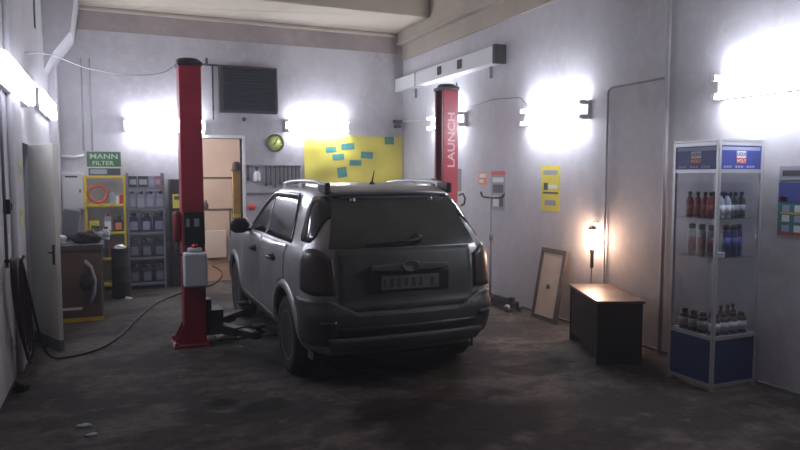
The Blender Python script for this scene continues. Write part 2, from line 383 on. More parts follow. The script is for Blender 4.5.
c0 = Vector((0, sum(p.y for p in top)/n, 1.692)); mb.add(top+[c0], [(k, (k+1) % n, n) for k in range(n)], 0, True)
body = mb.build('body', [M_paint, M_rub], car)
cut = MB()
for ya in (AXR, AXF):
    for sg in (-1, 1):
        R = .415
        cut.add([(sg*x, ya+R*math.cos(2*PI*k/36), WZ+.02+R*math.sin(2*PI*k/36)) for x in (.60, 1.1) for k in range(36)],
                [tuple(range(36)), tuple(range(36, 72))] + [(k, (k+1) % 36, 36+(k+1) % 36, 36+k) for k in range(36)])
cuto = cut.build('cut', M_rub, car)
bo = body.modifiers.new('b', 'BOOLEAN'); bo.object = cuto; bo.operation = 'DIFFERENCE'; bo.solver = 'EXACT'
try: bo.material_mode = 'TRANSFER'
except Exception: pass
dg = bpy.context.evaluated_depsgraph_get(); dg.update()
nm = bpy.data.meshes.new_from_object(body.evaluated_get(dg)); body.modifiers.clear(); old = body.data; body.data = nm; nm.name = 'body'
bpy.data.objects.remove(cuto)
MB().box((-.56, .35, .20), (.56, 4.0, .30)).tube([(.35, .2, .25), (.35, 1.2, .25)], .04).box((-.45, .55, .17), (.45, .72, .22)).build('underbody', M_rub, car, bevel=.02)
# wheel arch flares
for ya in (AXR, AXF):
    for sd in (-1, 1):
        G = []
        for k in range(31):
            a = math.radians(-18)+math.radians(216)*k/30; row = []
            for r, o in ((.408, .0), (.412, .026), (.455, .024), (.475, .004)):
                y, z = ya+r*math.cos(a), WZ+.02+r*math.sin(a)
                zz = max(z, .29); row.append(outline(zz, sd*s_of_y(y, zz))*1 + Vector((sd*o, 0, z-zz)))
            G.append(row)
        MB().grid(G).build('wheel_arch', M_paint, car)
# wheels
def wheel(x, y, sd):
    w = bpy.data.objects.new('wheel', None); col.objects.link(w); w.parent = car; w.location = (x, y, WZ); w.rotation_euler = (0, sd*PI/2, 0)
    T = [(.215, -.10), (.26, -.112), (.315, -.112), (.338, -.095), (.345, -.06), (.345, .06), (.338, .095), (.315, .112), (.26, .112), (.215, .10)]
    t = MB().lathe(T, 40)
    for k in range(40): t.box((.343, -.006, -.085), (.347, .006, .085), M=Matrix.Rotation(2*PI*k/40, 4, 'Z'))
    t.build('tyre', M_rub, w)
    r = MB().lathe([(.218, -.09), (.205, -.085), (.20, .05), (.206, .085), (.218, .095), (.222, .10), (.215, .102), (.20, .088), (.19, .05), (.19, -.05), (.218, -.09)], 36)
    MB().lathe([(.188, -.05), (.188, .0), (.13, .01), (.125, .03), (0, .03), (0, -.05)], 30).build('brake_disc', M_dsteel, w)
    for k in range(5):
        R = Matrix.Rotation(2*PI*k/5, 4, 'Z')
        r.add([(.03, -.035, .075), (.03, .035, .075), (.205, .022, .06), (.205, -.022, .06), (.03, -.035, .045), (.03, .035, .045), (.205, .022, .03), (.205, -.022, .03)],
              [(0, 1, 2, 3), (4, 7, 6, 5), (0, 3, 7, 4), (1, 5, 6, 2), (2, 6, 7, 3), (0, 4, 5, 1)], 0, False, R)
    r.lathe([(.055, .04), (.055, .078), (.03, .085), (0, .086)], 16)
    r.build('rim', M_rim, w)
for y in (AXR, AXF):
    for sd in (-1, 1): wheel(sd*.752, y, sd)
def arch_z(y, ya, base, R=.478): 
    d = R*R-(y-ya)**2
    return max(base, WZ+.02+math.sqrt(d)) if d > 0 else base
for sd in (-1, 1):
    # rear door, front door (each with window, handle, frame visor)
    for nm_, y0, y1, hy in (('rear', .86, 1.885, 1.16), ('front', 1.90, 2.86, 2.02)):
        st = []
        for y in lin(y0, y1, 26):
            st.append((y, arch_z(y, AXR, .40) if nm_ == 'rear' else .40, 1.145))
        if nm_ == 'rear': st = [s for s in st if s[1] < 1.0]
        d = car_patch(st, 12, .007, .012, 'y', sd).build('door', M_paint, car)
        # window
        W = []
        if nm_ == 'rear':
            for y in lin(.80, 1.83, 16):
                t = (y-.80)/1.03; zb = 1.165; zt = 1.565
                rs = .07
                if y-.80 < rs: zt = 1.565-.30*(1-math.sqrt(max(0, 1-((rs-(y-.80))/rs)**2)))*.4
                W.append((y, zb, zt))
        else:
            for y in lin(1.90, 2.68, 20):
                zt = 1.565 if y < 1.93 else 1.565-(y-1.93)**1.3*.56
                W.append((y, 1.165, max(zt, 1.175)))
        car_patch(W, 8, .006, .012, 'y', sd, shear=.5 if nm_ == 'rear' else .12).build('window', M_cglass, d)
        V = [(y, zt-.005, zt+.022) for y, zb, zt in W if zt > 1.2]
        car_patch(V, 2, .022, .014, 'y', sd, shear=.5 if nm_ == 'rear' else .12).build('window_visor', mat('smoky_visor', (.16, .16, .17), .25), d)
        h = MB(); z = .995
        p = outline(z, sd*s_of_y(hy, z)); q = outline(z, sd*s_of_y(hy+.19, z)); o = Vector((sd*.05, 0, 0)); i = Vector((sd*.004, 0, 0))
        h.tube([p+i, p+o+Vector((0, .02, 0)), q+o-Vector((0, .02, 0)), q+i], .014, 8)
        h.build('door_handle', M_black, d)
        cup = car_patch([(hy+.02, .975, 1.02), (hy+.09, .955, 1.035), (hy+.16, .975, 1.02)], 3, .009, .004, 'y', sd).build('handle_recess', M_black, d)
    # quarter glass
    Q = []
    for t in lin(0, 1, 16):
        e = (1-min(1, min(t, 1-t)/.22))**2
        Q.append((.27+.29*t, 1.205+.05*e, 1.575-.06*e))
    car_patch(Q, 8, .006, .012, 'y', sd, shear=.32).build('quarter_window', M_cglass, car)
    # tail lamp wraps the corner
    TL = []
    for s in lin(1.02, 1.78, 18):
        t = (s-1.02)/.76
        TL.append((s, .80+.10*max(0, t-.55)**1.3, 1.06+.10*math.sin(min(1, t*1.35+.15)*PI/2)-.10*max(0, t-.8)))
    car_patch(TL, 8, .016, .03, 's', sd).build('tail_lamp', M_lamp, car)
    # rocker sill strip
    car_patch([(y, .32, .43) for y in lin(AXR+.48, AXF-.48, 16)], 3, .02, .03, 'y', sd).build('sill_cladding', M_bump, car)
    # head lamp
    car_patch([(s, .74, .92) for s in lin(3.25, 4.3, 12)], 4, .010, .02, 's', sd).build('headlamp', mat('headlamp_lens', (.5, .52, .55), .15), car)
    # mirror
    mm = MB(); b0 = outline(1.17, sd*s_of_y(2.60, 1.17))
    mm.lathe([(0, -.085), (.05, -.08), (.085, -.05), (.095, 0), (.088, .05), (.06, .08), (0, .088)], 18, M=Matrix.Translation((b0.x+sd*.14, 2.60, 1.20)) @ Matrix.Diagonal((1.15, .62, 1, 1)))
    mm.box((min(b0.x-sd*.04, b0.x+sd*.1), 2.57, 1.135), (max(b0.x-sd*.04, b0.x+sd*.1), 2.64, 1.17))
    mm.build('wing_mirror', M_black, car)
    # roof rail
    rr = MB(); X = sd*.575
    rr.tube([(X, .55, 1.64), (X, .65, 1.685), (X, .85, 1.70), (X, 1.3, 1.705), (X, 1.75, 1.695), (X, 1.95, 1.675), (X, 2.02, 1.64)], [.018, .02, .018, .018, .018, .02, .018], 8)
    for y in (.65, 1.30, 1.94): rr.box((X-.018, y-.06, 1.62), (X+.018, y+.06, 1.685))
    rl = rr.build('roof_rail', M_alu, car)
    MB().box((X-.026, .46, 1.60), (X+.026, .68, 1.695)).build('rail_end', M_black, rl, bevel=.015)
# rear bumper with step, black band and silver skid bar
BS = lin(-1.98, 1.98, 44)
bp = car_patch([(s, .40, .645+.125*max(0, min(1, (abs(s)-.75)/.35))) for s in BS], 10, .018, .04, 's').build('bumper', M_dirty_shaded, car)
car_patch([(s, .475, .545) for s in lin(-1.02, 1.02, 26)], 2, .024, .02, 's').build('bumper_strip', M_black, bp)
for sd in (-1, 1): car_patch([(s, .56, .60) for s in lin(1.05, 1.35, 6)], 2, .024, .02, 's', sd).build('reflector', M_lamp, bp)
car_patch([(s, .36, .46) for s in lin(-1.2, 1.2, 30)], 3, .034, .03, 's').build('skid_plate', M_skid, bp)
# tailgate with rear glass
tg = car_patch([(x, .665, 1.155) for x in lin(-.60, .60, 24)], 10, .010, .02, 'x').build('tailgate', M_dirty_shaded, car)
RGm = MB(); G = []; B = []
for t in lin(-1, 1, 24):
    row = []; row2 = []
    for j in range(11):
        z = 1.165+.395*j/10; k = j/10; x = t*(.665-.125*k)
        s = math.copysign(s_of_x(x, z), x) if abs(x) > 1e-6 else 0.0
        p = outline(z, s); nn = nrm(z, s if abs(s) > .02 else .02)
        row.append(p+nn*.008); row2.append(p-nn*.006)
    G.append(row); B.append(row2)
RGm.grid(G).grid([r[::-1] for r in B]).build('rear_window', M_rglass, tg)
hb = MB()
hb.prism([(-.35, .985), (-.34, 1.025), (-.10, 1.04), (.10, 1.04), (.34, 1.025), (.35, .985), (.10, .975), (-.10, .975)], -.10, -.03, M=Matrix(((1,0,0,0),(0,0,1,.0),(0,1,0,0),(0,0,0,1))))
# strip stands out behind the tailgate: shift rearwards
for i, v in enumerate(hb.v): hb.v[i] = (v[0], v[1]+.125, v[2])
strip = hb.build('tailgate_trim', M_skid, tg, bevel=.008)
def yrear(x, z): return outline(z, s_of_x(x, z)).y
bd = MB(); bd.lathe([(.0, 0), (.055, 0), (.062, .006), (.058, .012), (.050, .008), (0, .008)], 24, M=Matrix.Translation((0, .024, 1.015)) @ Matrix.Rotation(PI/2, 4, 'X') @ Matrix.Diagonal((1.35, .8, 1, 1)))
bd.build('badge', M_chrome, tg)
y0 = yrear(.2, .88)
MB().box((-.36, y0-.022, .80), (.36, y0-.008, .965)).build('plate_recess', M_black, tg, bevel=.004)
pl = MB().box((-.26, y0-.034, .825), (.26, y0-.022, .937))
for k, (x, w) in enumerate([(-.225, .035), (-.165, .05), (-.10, .05), (-.035, .05), (.03, .05), (.095, .04), (.20, .05)]):
    pl.box((x-w/2+.004, y0-.0352, .845), (x+w/2-.012, y0-.034, .915), 1)
pl.build('number_plate', [mat('dirty_plate', (.15, .15, .145), .6, var=.3, scale=9), mat('plate_print', (.045, .045, .045), .6)], tg, bevel=.003)
wp = MB(); zw = 1.20; yw = yrear(0, zw)-.02
wp.lathe([(.0, -.03), (.042, -.03), (.04, .02), (.025, .03), (0, .032)], 16, M=Matrix.Translation((.10, yw, zw+.03)) @ Matrix.Rotation(PI/2, 4, 'X'))
wp.tube([(.10, yw-.02, zw+.03), (.0, yw-.035, zw+.012), (-.12, yw-.032, zw+.005)], [.016, .012, .009], 8)
wp.tube([(-.36, yrear(.36, zw-.005)-.03, zw-.008), (.06, yw-.034, zw+.012)], .009, 6)
wp.build('rear_wiper', M_black, tg)
# roof spoiler lip and two chrome dots on the rear glass
sp = MB(); G = []
for x in lin(-.53, .53, 16):
    yb = .405+.05*(abs(x)/.53)**2.5
    G.append([(x, yb+.22, 1.668-.012*(abs(x)/.53)**2), (x, yb+.02, 1.640-.02*(abs(x)/.53)**2), (x, yb-.02, 1.612-.02*(abs(x)/.53)**2), (x, yb+.05, 1.585-.02*(abs(x)/.53)**2), (x, yb+.2, 1.60-.02*(abs(x)/.53)**2)])
sp.grid(G).build('roof_spoiler', M_paint, car)
for x in (-.37, .36):
    MB().lathe([(0, -.012), (.028, -.01), (.03, .008), (.015, .016), (0, .017)], 14, M=Matrix.Translation((x, yrear(x, 1.545)-.014, 1.545)) @ Matrix.Rotation(PI/2, 4, 'X')).build('rear_glass_dot', M_chrome, tg)
MB().lathe([(0, 0), (.03, 0), (.022, .02), (.008, .035), (0, .036)], 12, M=Matrix.Translation((-.08, .72, 1.672))).tube([(-.08, .72, 1.69), (-.08, .66, 1.80)], [.008, .004], 6).build('antenna', M_black, car)
# windscreen, grille
G = []
for t in lin(-1, 1, 16):
    row = []
    for z in lin(1.17, 1.56, 8):
        w = prm(z)[0]; x = t*(w-.12); sgn = 1 if x >= 0 else -1; wf = w-prm(z)[5]
        s = 5-abs(x)/wf if abs(x) <= wf else 3+math.acos(min(1, ((abs(x)-wf)/prm(z)[5]))**(NEX/2))/(PI/2)
        row.append(outline(z, sgn*s)+Vector((0, .006, .004)))
    G.append(row)
MB().grid(G).build('windscreen', M_cglass, car)
car_patch([(s, .74, .88) for s in lin(-5, -4.4, 6)], 3, .01, .02, 's').build('grille', M_black, car)
car_patch([(s, .74, .88) for s in lin(4.4, 5, 6)], 3, .01, .02, 's').build('grille', M_black, car)
for sd in (-1, 1): MB().box((sd*.74-.09, .46, .16), (sd*.74+.09, .475, .40)).build('mud_flap', M_rub, car)

# ------------------------------------------------------------------ two-post lift
def lift_post(label, x, y, sd, h=2.86):
    """sd +1: opening faces +x (left post); -1: right post"""
    t = thing('lift_post', label, 'car lift post', (x, y, 0), 0, 'red two-post lift columns')
    w, d, th = .11, .13, .02        # half width, half depth
    M = Matrix.Diagonal((sd, 1, 1, 1))
    pf = [(-w, -d), (w, -d), (w, -d+.05), (w-.02, -d+.05), (w-.02, -d+th), (-w+th, -d+th), (-w+th, d-th), (w-.02, d-th), (w-.02, d-.05), (w, d-.05), (w, d), (-w, d)]
    c = MB().prism([(sd*x_, y_) for x_, y_ in pf], .02, h)
    cm = c.build('column', M_red, t, bevel=.008)
    MB().box((-w-.012, -d-.012, h), (w+.012, d+.012, h+.045)).lathe([(.125, 0), (.12, .025), (.09, .04), (0, .045)], 24, M=Matrix.Translation((0, 0, h+.045))).build('cap', M_dsteel, t, bevel=.01)
    b = MB().box((-.22, -.22, 0), (.15, .20, .022), M=M)
    for q in (-1, 1):
        for p in (-1, 1): b.lathe([(.02, .02), (.02, .05), (.012, .052), (0, .052)], 8, M=Matrix.Translation((sd*(-.195 if p < 0 else .13), q*.185, 0)))
    b.build('base_plate', M_dred, t)
    for q in (-1, 1):
        p = [(w, .022), (w+.10, .022), (w, .22)]
        MB().prism(p, q*.10-.008, q*.10+.008, M=Matrix(((-sd,0,0,0),(0,0,1,0),(0,1,0,0),(0,0,0,1)))).build('gusset', M_red, t)
    MB().box((w-.16, -d+.055, .08), (w+.06, d-.055, .46), M=M).box((w+.03, -.16, .10), (w+.17, .16, .36), M=M).build('carriage', M_dsteel, t, bevel=.008)
    MB().tube([(-.03*sd, 0, .3), (-.03*sd, 0, h-.02)], .025, 10).build('screw_shaft', M_steel, t)
    for q, L, up in ((-1, .60, 0), (1, .74, 0)):
        a = Vector((sd*(w+.12), q*.11, .17)); e = a+Vector((sd*L*.55, q*L*.8, -.02)); md = a.lerp(e, .55)
        arm = MB()
        dr = (e-a).normalized(); pn = Vector((-dr.y, dr.x, 0)).normalized()
        for p0, p1, ww, hh in ((a, md, .055, .045), (md, e, .042, .035)):
            V = [p0+pn*ww+Vector((0,0,-hh)), p0-pn*ww+Vector((0,0,-hh)), p1-pn*ww+Vector((0,0,-hh)), p1+pn*ww+Vector((0,0,-hh))]
            V += [v+Vector((0,0,2*hh)) for v in V]
            arm.add(V, [(0,3,2,1),(4,5,6,7),(0,1,5,4),(1,2,6,5),(2,3,7,6),(3,0,4,7)])
        am = arm.build('arm', M_dsteel, t, bevel=.006)
        MB().lathe([(.06, .03), (.06, .05), (.03, .05), (.03, .09), (.065, .09), (.065, .115), (0, .115)], 18, M=Matrix.Translation(e)).build('lifting_pad', M_rub, am)
    return t
lp = lift_post('left red lift post with grey oil tank and control box on its front', .73, 7.20, 1)
rp = lift_post('right red lift post with white lettering running up its face', 4.03, 7.86, -1)
tm = MB(); add_text(tm, 'LAUNCH', .145, Matrix.Translation((.012, -.1305, 2.22)) @ Matrix.Rotation(PI/2, 4, 'X') @ Matrix.Rotation(PI/2, 4, 'Z'), 0, .0015, sx=1.22, bold=.002)
tm.build('lettering', mat('pale_lettering', (.72, .42, .45), .5), rp)
MB().box((.11, -.05, 1.55), (.21, .06, 1.85)).build('switch_box', M_gpaint, rp, bevel=.01)
hk = MB().tube([(.14, -.10, 1.5), (.20, -.10, 1.52), (.235, -.10, 1.46), (.22, -.10, 1.38), (.17, -.10, 1.36)], .014, 8); hk.build('hose_loop', M_black, rp)
MB().box((.05, -.11, 1.64), (.13, -.05, 2.0), M=Matrix.Translation((-.30, 0, -.28))).build('latch_housing', M_dsteel, rp, bevel=.01)
# power unit on the left post
cb = MB().box((-.10, -.20, 1.05), (.105, -.131, 1.39)).build('control_box', M_black, lp, bevel=.008)
MB().box((-.075, -.204, 1.24), (-.045, -.200, 1.32)).box((.0, -.204, 1.24), (.05, -.200, 1.32)).build('control_sticker', M_gprint, cb)
tk = MB().box((-.115, -.29, .63), (.115, -.131, .98)).box((-.07, -.26, .98), (.07, -.16, 1.03)).build('oil_tank', M_tank, lp, bevel=.022)
MB().lathe([(0, 1.03), (.03, 1.03), (.03, 1.06), (0, 1.062)], 14, M=Matrix.Translation((.0, -.22, 0))).build('filler_cap', M_rprint, tk)
MB().lathe([(0, 1.08), (.035, 1.08), (.042, 1.10), (.042, 1.36), (.03, 1.39), (0, 1.39)], 18, M=Matrix.Translation((-.152, -.05, 0))).build('pump_motor', M_dred, lp)
MB().tube([(-.152, -.05, 1.08), (-.17, -.06, .98), (-.10, -.15, .93)], .012, 8).build('oil_pipe', M_black, lp)
fc = MB().box((.96, 7.16, 0), (3.80, 7.40, .018)); tag(fc.build('floor_cover_plate', M_dsteel, bevel=.006), 'low dark steel cover plate across the floor under the car', 'cover plate')

# ------------------------------------------------------------------ glass display cabinet
CX, CY, CW, CD = 4.40, 3.86, .50, .47
cab = thing('display_cabinet', 'tall aluminium glass display cabinet with blue base beside the right wall', 'display cabinet', (CX, CY, 0))
P = .028
for x in (0, CW-P):
    for y in (0, CD-P): MB().box((x, y, 0), (x+P, y+P, 2.03)).build('post', M_alu, cab, bevel=.003)
for z in (.03, .42, 1.775, 1.995):
    q = MB().box((P, 0, z), (CW-P, P*.8, z+.03)).box((P, CD-P*.8, z), (CW-P, CD, z+.03)).box((0, P, z), (P*.8, CD-P, z+.03)).box((CW-P*.8, P, z), (CW, CD-P, z+.03))
    q.build('rail', M_alu, cab)
MB().box((P, .006, .06), (CW-P, .014, .42)).build('base_panel', M_bpaint, cab); MB().box((.006, P, .06), (.014, CD-P, .42)).build('base_panel', M_bpaint, cab)
MB().box((.03, .03, .440), (CW-.03, CD-.03, .452)).build('floor_board', M_gprint, cab)
def header(M, w):
    b = MB().box((-w/2, -.095, -.008), (w/2, .095, 0), 0, M)
    b.box((-w/2+.01, .058, 0), (w/2-.01, .085, .001), 1, M)
    s = .052
    b.box((-s, -s+.0, 0), (s, s, .001), 2, M).box((-s, -s, .001), (s, -.004, .0016), 3, M)
    add_text(b, 'LIQUI', .038, M @ Matrix.Translation((0, .026, .002)), 0, .0006, 1.0, .0006)
    add_text(b, 'MOLY', .038, M @ Matrix.Translation((0, -.028, .002)), 2, .0006, 1.0, .0006)
    for k in range(12):
        if k % 4 != 3: b.box((-w/2+.03+k*(w-.06)/12, -.082, 0), (-w/2+.03+(k+.7)*(w-.06)/12, -.066, .001), 1, M)
    return b
header(F_back(CW/2, .006, 1.90), CW-2*P).build('header_panel', [M_bprint, M_lbprint, M_wprint, M_rprint], cab)
header(Matrix.Translation((.006, CD/2, 1.90)) @ Matrix(((0,0,-1,0),(-1,0,0,0),(0,1,0,0),(0,0,0,1))), CD-2*P).build('header_panel', [M_bprint, M_lbprint, M_wprint, M_rprint], cab)
MB().box((0, 0, 2.03), (CW, CD, 2.045)).build('top_panel', M_alu, cab)
for z in (.78, 1.08, 1.40)[1:]: MB().box((.03, .03, z), (CW-.03, CD-.03, z+.006)).build('glass_shelf', M_shelfg, cab)
MB().box((P, .008, .452), (CW-P, .012, 1.775)).build('glass_pane', M_glass, cab)
MB().box((.008, P, .452), (.012, CD-P, 1.775)).build('glass_door', M_glass, cab)
MB().box((P, CD-.012, .452), (CW-P, CD-.008, 1.775)).build('glass_pane', M_glass, cab)
lk = MB().box((.0, .045, 1.05), (.006, .075, 1.10)).build('lock', M_chrome, cab)

# bottles and cans: one of each kind, copied
def bottle(name, prof, mats, capprof, lab, n=16, sx=1, sy=1):
    b = MB().lathe(prof, n, sx=sx, sy=sy).build(name, mats[0])
    MB().lathe(capprof, n).build('cap', mats[1], b)
    if lab: MB().lathe([(lab[0], lab[1]), (lab[0], lab[2])], n, sx=sx, sy=sy).build('paper_label', mats[2], b, fix=False)
    return b
M_redb = mat('red_bottle', (.30, .045, .045), .35); M_blub = mat('blue_can', (.03, .05, .20), .35); M_darkb = mat('dark_bottle', (.03, .028, .03), .35)
M_whtb = mat('white_bottle', (.50, .50, .55), .4); M_greyb = mat('grey_can', (.17, .17, .2), .35, .3); M_brnb = mat('brown_red_bottle', (.085, .03, .03), .35)
def red_bottle(m, lm, name='bottle'): return bottle(name, [(.0, 0), (.030, 0), (.032, .01), (.032, .13), (.024, .16), (.013, .175), (.013, .19)], (m, M_darkb, lm), [(0, .187), (.015, .187), (.015, .215), (0, .216)], (.0325, .03, .11))
def spray(m, lm): return bottle('spray_can', [(0, 0), (.031, 0), (.033, .006), (.033, .20), (.026, .222), (.014, .23)], (m, M_darkb, lm), [(0, .226), (.028, .226), (.028, .262), (.02, .268), (0, .269)], (.0335, .05, .16))
def can(m, lm, name='jar'): return bottle(name, [(0, 0), (.042, 0), (.044, .01), (.044, .115), (.035, .135), (.02, .14)], (m, M_darkb, lm), [(0, .138), (.026, .138), (.026, .168), (0, .169)], (.0445, .03, .10))
used = set()
def place(proto, x, y, z, label, cat, group, rz=0):
    if proto.name not in used: used.add(proto.name); o = proto
    else: o = copy_tree(proto)
    o.location = (x, y, z); o.rotation_euler = (0, 0, rz); tag(o, label, cat, group); return o
ordn = ['first', 'second', 'third', 'fourth', 'fifth', 'sixth', 'seventh', 'eighth', 'ninth', 'tenth']
g1 = 'bottles on the cabinet upper shelf'
pr_ = red_bottle(M_redb, mat('pale_red_label', (.45, .12, .11), .5)); pd = red_bottle(M_darkb, M_gprint); pw = red_bottle(M_whtb, M_wprint)
ztop = 1.407
k = 0
for x, y, p, d in ((.055, .33, pr_, 'red'), (.06, .25, pr_, 'red'), (.06, .175, pr_, 'red'), (.055, .117, pr_, 'red')):
    place(p, CX+x, CY+y, ztop, 'red dark-capped bottle on the cabinet upper shelf, %s along the side facing the room' % ordn[k], 'bottle', g1); k += 1
for i, (x, y, p, d) in enumerate(((.09, .055, pw, 'white'), (.16, .05, pw, 'white'), (.22, .07, pd, 'dark'), (.29, .08, pd, 'dark'), (.36, .08, pd, 'dark'), (.15, .18, pd, 'dark'), (.21, .19, pd, 'dark'), (.30, .2, pd, 'dark'))):
    wh = '%s along the front' % ordn[i] if i < 5 else '%s in the back row' % ordn[i-5]
    place(p, CX+x, CY+y, ztop, '%s bottle on the cabinet upper shelf, %s' % (d, wh), 'bottle', g1)
g2 = 'spray cans on the cabinet middle shelf'; zm = 1.087
pb = spray(M_blub, M_bprint); pg = spray(M_greyb, mat('maroon_label', (.16, .05, .07), .5))
for i, (x, y, p, d) in enumerate(((.06, .30, pg, 'grey spray can with maroon band on cabinet middle shelf, farthest back'), (.06, .20, pg, 'grey spray can with maroon band on cabinet middle shelf, in the middle'), (.06, .10, pg, 'grey spray can with maroon band on cabinet middle shelf, nearest corner post'),
        (.20, .08, pb, 'blue spray can on cabinet middle shelf, leftmost of the front trio'), (.27, .07, pb, 'blue spray can on cabinet middle shelf, middle of the front trio'), (.345, .09, pb, 'blue spray can on cabinet middle shelf, rightmost of the front trio'))):
    place(p, CX+x, CY+y, zm, d, 'spray can', g2)
MB_b = MB().box((0, 0, 0), (.10, .06, .045)); o = MB_b.build('small_box', M_whtb, bevel=.004); o.location = (CX+.055, CY+.045, zm); tag(o, 'small pale box lying in the front corner of the cabinet middle shelf', 'box')
g3 = 'jars on the cabinet bottom board'; zb = .453
pj = can(M_darkb, mat('pale_jar_label', (.34, .31, .28), .5)); pj2 = can(M_brnb, M_wprint, 'white_label_jar')
for i, y in enumerate((.335, .24, .145)):
    place(pj, CX+.075, CY+y+.03, zb, 'dark jar with pale label at the cabinet bottom, %s along the side facing the room' % ordn[i], 'jar', g3)
for i, x in enumerate((.085, .185, .285, .385)):
    place(pj2, CX+x, CY+.065, zb, 'brown jar with white label at the cabinet bottom, %s from left in front row' % ordn[i], 'jar', 'white-labelled jars in the cabinet front row')
pbn = red_bottle(M_brnb, M_brnb, 'oil_bottle'); 
for i, (x, y) in enumerate(((.18, .17), (.26, .16), (.34, .16), (.41, .17))):
    place(pbn, CX+x, CY+y, zb, 'brown-red bottle standing behind the white-labelled jars, %s from the left' % ordn[i], 'bottle', 'bottles behind the white-labelled jars')

# ------------------------------------------------------------------ desk, lamp, board, jack
ang = math.atan2(-.38, .90)
dk = thing('desk', 'low dark brown desk standing askew beside the display cabinet', 'desk', (4.07, 4.86, 0), ang)
DL, DD, DH = .98, .42, .60
MB().box((-.015, -.015, DH-.025), (DD+.015, DL+.015, DH)).build('desktop', M_dtop, dk, bevel=.004)
MB().box((0, 0, 0), (DD, .025, DH-.025)).build('end_panel', M_dbrown, dk, bevel=.003)
MB().box((0, DL-.025, 0), (DD, DL, DH-.025)).build('end_panel', M_dbrown, dk, bevel=.003)
MB().box((.012, .025, .09), (.03, DL-.025, DH-.025)).build('modesty_panel', M_dbrown, dk)
wl = thing('work_lamp', 'glowing caged inspection lamp hanging on the right wall above the dark desk', 'lamp', (XR-.08, 5.93, .95))
MB().lathe([(0, .0), (.035, .0), (.060, .03), (.068, .10), (.060, .17), (.035, .20), (0, .205)], 20).build('bulb', M_warm, wl)
cg = MB()
for k in range(8):
    a = 2*PI*k/8; cg.tube([(.02*math.cos(a), .02*math.sin(a), -.03), (.07*math.cos(a), .07*math.sin(a), .02), (.074*math.cos(a), .074*math.sin(a), .18), (.02*math.cos(a), .02*math.sin(a), .235)], .0022, 5)
cg.build('wire_cage', M_steel, wl)
MB().lathe([(0, -.22), (.016, -.22), (.02, -.20), (.02, -.06), (.026, -.05), (.026, -.005), (0, -.005)], 14).build('handle', M_black, wl)
MB().lathe([(0, .205), (.05, .208), (.045, .235), (.015, .25), (0, .25)], 16).build('cap', M_black, wl)
MB().tube([(0, 0, .24), (0, 0, .28), (.03, 0, .30), (.079, 0, .29)], .005, 6).build('hook', M_steel, wl)
cdm = MB().tube([(XR-.08, 5.93, .735), (XR-.075, 5.94, .68), (XR-.06, 5.97, .5), (XR-.05, 5.98, .2), (XR-.06, 5.9, .02)], .006, 6)
tag(cdm.build('lamp_cord', M_gpaint), 'thin cord hanging down from the glowing inspection lamp', 'cord')

tilt = math.radians(10)
bd_ = thing('framed_board', 'cream panel in a dark wooden frame leaning on the right wall', 'board', (4.76, 6.82, .001), 0)
bd_.rotation_euler = (0, tilt, math.radians(-97))
bd_.rotation_euler = Matrix(((0, 1, 0), (-1, 0, 0), (0, 0, 1))).to_4x4().to_euler()
Mb = Matrix.Translation((4.74, 6.90, 0)) @ Matrix.Rotation(tilt, 4, 'Y') @ Matrix(((0,0,-1,0),(-1,0,0,0),(0,1,0,0),(0,0,0,1)))
bd_.matrix_world = Mb
BW, BH = .50, .88
MB().box((.05, .05, -.012), (BW-.05, BH-.05, 0)).build('panel', M_cream, bd_)
MB().box((0, 0, -.025), (.055, BH, .008)).box((BW-.055, 0, -.025), (BW, BH, .008)).box((.055, 0, -.025), (BW-.055, .055, .008)).box((.055, BH-.055, -.025), (BW-.055, BH, .008)).build('frame', M_frame, bd_, bevel=.003)
MB().lathe([(.0, 0), (.03, 0), (.03, .012), (.02, .02), (0, .02)], 14, M=Matrix.Translation((.25, .42, 0))).build('knob', M_frame, bd_)

jk = thing('trolley_jack', 'black trolley jack with upright tee handle beside the right wall', 'jack', (4.70, 7.62, 0))
MB().box((-.06, -.42, .05), (-.045, .26, .13)).box((.045, -.42, .05), (.06, .26, .13)).box((-.045, .05, .06), (.045, .24, .14)).box((-.045, -.42, .06), (.045, -.36, .12)).build('chassis', M_black, jk, bevel=.006)
for x, y in ((-.085, -.37), (.085, -.37), (-.085, .22), (.085, .22)):
    MB().lathe([(0, -.022), (.045, -.022), (.05, -.01), (.05, .01), (.045, .022), (0, .022)], 16, M=Matrix.Translation((x, y, .05)) @ Matrix.Rotation(PI/2, 4, 'Y')).build('wheel', M_steel, jk)
MB().box((-.03, -.33, .11), (.03, .05, .15)).lathe([(0, .15), (.05, .15), (.055, .175), (0, .178)], 16, M=Matrix.Translation((0, -.33, 0))).build('lift_arm', M_black, jk, bevel=.004)
MB().tube([(0, .20, .12), (0, .20, .40), (-.01, .17, 1.46)], .016, 10).tube([(-.006, .185, .88), (-.006, .183, .98)], .026, 10).build('handle', M_gpaint, jk)
MB().tube([(-.01, .46, 1.53), (-.01, .43, 1.48), (-.01, .38, 1.465), (-.01, 0, 1.465), (-.01, -.10, 1.48), (-.01, -.14, 1.52)], .018, 8).build('tee_grip', M_black, jk)

